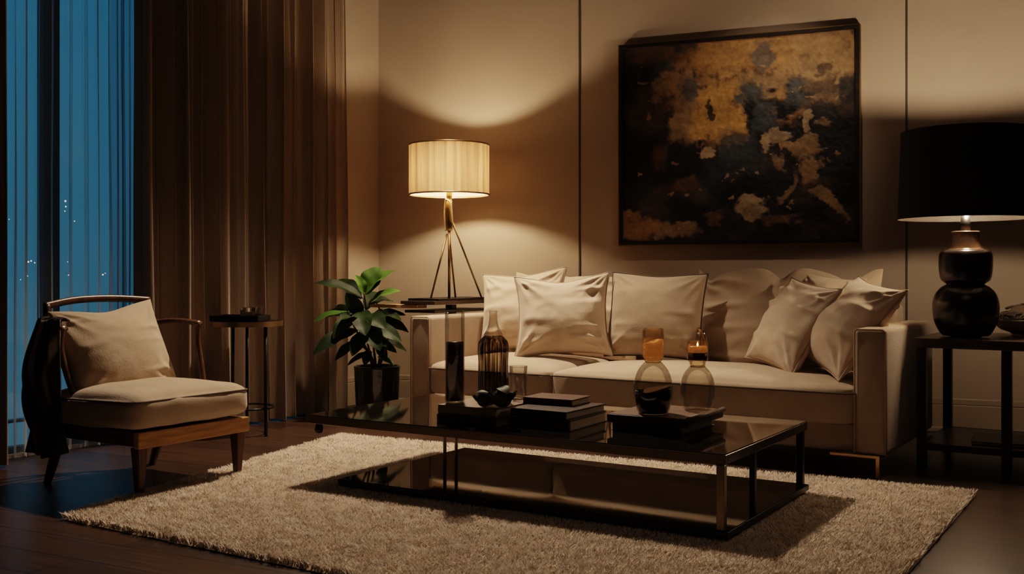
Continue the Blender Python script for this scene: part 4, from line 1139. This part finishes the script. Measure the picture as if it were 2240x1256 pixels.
# ------------------------------------------------------------------ potted plant
PD = 6.20
pp = at(825, 0, PD); pp.z = 0
pz = lambda py: CAMZ + (HY - py) / FPX * PD
plant = empty('potted_plant', pp, 0, 'leafy green plant in a dark glossy pot between drape and sofa', 'potted plant')
ztop = pz(800)
bm = B(); add_lathe(bm, prof([(.112, 0), (.120, .008), (.128, .10), (.135, ztop - .03), (.138, ztop - .006), (.134, ztop), (.126, ztop - .006), (.124, ztop - .05)], 5), 56, cap1=False); obj('pot', bm, M['pot'], plant)
bm = B(); add_lathe(bm, [(.001, ztop - .035), (.06, ztop - .032), (.1235, ztop - .04)], 32, cap0=False, cap1=False); obj('soil', bm, M['soil'], plant)
def pq(px, py, dy=0.0):
    a = at(px, py, PD + dy); return a - Vector((pp.x, pp.y, 0))
bm = B()
for (pts) in (((822, 800, 0), (815, 745, .01), (803, 690, 0), (796, 640, -.01)), ((828, 800, .03), (836, 750, .05), (838, 700, .06), (820, 655, .04)), ((815, 800, -.03), (800, 760, -.06), (775, 715, -.08), (760, 680, -.08)), ((830, 800, -.04), (842, 770, -.09), (850, 735, -.10)), ((820, 800, .0), (806, 770, .05), (770, 740, .10)), ((818, 800, -.05), (806, 760, -.10), (800, 720, -.12))):
    P_ = spline([pq(*q_) for q_ in pts], 6); add_tube(bm, P_, [.008 - .004 * i / len(P_) for i in range(len(P_))], 8)
obj('stem', bm, M['stem'], plant)
bm = B()
LV = [  # base, tip, half width px, normal
    ((797, 648, 0), (867, 592, .04), 22, (-.5, -.5, .8)), ((797, 645, 0), (776, 602, -.05), 14, (.5, -.8, .5)), ((797, 645, .02), (832, 584, .06), 26, (-.2, -1, .3)),
    ((795, 655, 0), (686, 620, -.06), 18, (0, -.6, 1)), ((790, 655, 0), (740, 612, .10), 18, (.2, -.7, .7)), ((806, 668, 0), (877, 637, -.05), 18, (.2, -.5, 1)),
    ((806, 668, 0), (860, 660, .1), 18, (0, -.4, 1)), ((772, 682, -.03), (686, 706, -.12), 13, (0, -.5, 1)), ((802, 702, 0), (888, 690, -.05), 16, (0, -.6, 1)),
    ((795, 690, -.05), (728, 742, -.16), 24, (-.4, -.8, .6)), ((785, 722, -.05), (684, 778, -.16), 20, (-.2, -.8, .7)), ((800, 712, -.04), (878, 748, -.15), 20, (.3, -.8, .6)),
    ((812, 702, 0), (894, 728, -.02), 18, (.3, -.6, .8)), ((797, 700, -.08), (832, 768, -.20), 24, (.1, -1, .3)), ((792, 690, -.02), (757, 640, -.10), 18, (-.2, -.9, .4)),
    ((802, 745, -.04), (868, 772, -.14), 14, (.2, -.8, .7)), ((792, 745, -.04), (733, 790, -.12), 14, (-.2, -.8, .7)), ((800, 725, -.1), (770, 780, -.2), 18, (-.1, -1, .3)),
    ((806, 690, -.06), (842, 720, -.2), 22, (.2, -1, .5)), ((780, 700, -.06), (745, 700, -.2), 20, (-.3, -.9, .6)), ((790, 680, -.05), (800, 735, -.22), 24, (0, -1, .4)),
    ((815, 690, .08), (878, 700, .18), 20, (.3, -.6, .8)), ((780, 690, .08), (715, 690, .2), 22, (-.3, -.6, .8)), ((800, 680, .1), (830, 640, .25), 20, (0, -.6, .8)),
    ((812, 740, .05), (890, 770, .1), 12, (.3, -.6, .8)), ((815, 770, -.04), (760, 800, -.10), 8, (-.1, -.7, .7)), ((826, 780, -.04), (862, 800, -.1), 8, (.2, -.7, .7)),
    ((826, 755, -.03), (845, 790, -.1), 12, (.2, -1, .3)), ((808, 765, -.06), (798, 800, -.12), 11, (0, -1, .3)),
]
lamplit = B()
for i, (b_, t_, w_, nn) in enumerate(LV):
    leaf_bm(lamplit if i in (0, 1, 2, 5, 7, 26) else bm, pq(*b_), pq(*t_), w_ * PD / FPX, nn, .22, .28, 14, 6, .10, i)
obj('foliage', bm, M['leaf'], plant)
o = obj('lamplit_leaves', lamplit, M['lamplit_leaf'], plant); o['label'] = 'bright green leaves with lamplight painted in'

# ------------------------------------------------------------------ light
def spot(name, loc, tgt, power, size, blend, radius, c=(1, .75, .54)):
    l = bpy.data.lights.new(name, 'SPOT'); l.energy = power; l.spot_size = R(size); l.spot_blend = blend; l.shadow_soft_size = radius; l.color = c
    o = bpy.data.objects.new(name, l); COL.objects.link(o); o.location = loc
    o.rotation_euler = (Vector(tgt) - Vector(loc)).to_track_quat('-Z', 'Y').to_euler()
    return o
spot('ceiling_spot', (-.35, 5.70, 2.98), (-.42, 4.60, 0), 410, 84, .7, .05)
spot('picture_spot', (1.35, 4.75, 2.98), (1.42, 6.05, 1.62), 44, 46, 1.0, .04)
l = bpy.data.lights.new('overhead_fill', 'AREA'); l.energy = 5; l.size = 1.6; l.color = (1, .74, .5)  # soft fill added overhead, out of view, to lift the dark areas
o = bpy.data.objects.new('overhead_fill', l); COL.objects.link(o); o.location = (.9, 1.6, 3.0); o.rotation_euler = (R(-10), 0, 0)

w = bpy.data.worlds.new('dusk'); scn.world = w; w.use_nodes = True
nt = w.node_tree; nt.nodes.clear()
out = N(nt, 'ShaderNodeOutputWorld'); bg = N(nt, 'ShaderNodeBackground', Strength=1.0)
tc = N(nt, 'ShaderNodeTexCoord'); sp = N(nt, 'ShaderNodeSeparateXYZ'); nt.links.new(tc.outputs['Generated'], sp.inputs[0])
mr = N(nt, 'ShaderNodeMapRange'); mr.inputs[1].default_value = -.3; mr.inputs[2].default_value = .5; nt.links.new(sp.outputs['Z'], mr.inputs[0])
cr = N(nt, 'ShaderNodeValToRGB'); e = cr.color_ramp.elements
e[0].position = 0; e[0].color = (.045, .110, .150, 1); e[1].position = 1; e[1].color = (.018, .145, .27, 1)
x = e.new(.42); x.color = (.040, .145, .215, 1)
nt.links.new(mr.outputs[0], cr.inputs['Fac']); nt.links.new(cr.outputs['Color'], bg.inputs['Color']); nt.links.new(bg.outputs[0], out.inputs['Surface'])

# ------------------------------------------------------------------ camera
cam = bpy.data.cameras.new('camera'); co = bpy.data.objects.new('camera', cam); COL.objects.link(co)
co.location = (0, 0, CAMZ); co.rotation_euler = (PI / 2, 0, 0)
cam.sensor_width = 36; cam.lens = FPX / 2240 * 36; cam.shift_y = -(628 - HY) / 2240
cam.clip_start = .05
scn.camera = co
scn.view_settings.view_transform = 'Filmic'
scn.view_settings.look = 'Medium High Contrast'
scn.view_settings.exposure = 0.08
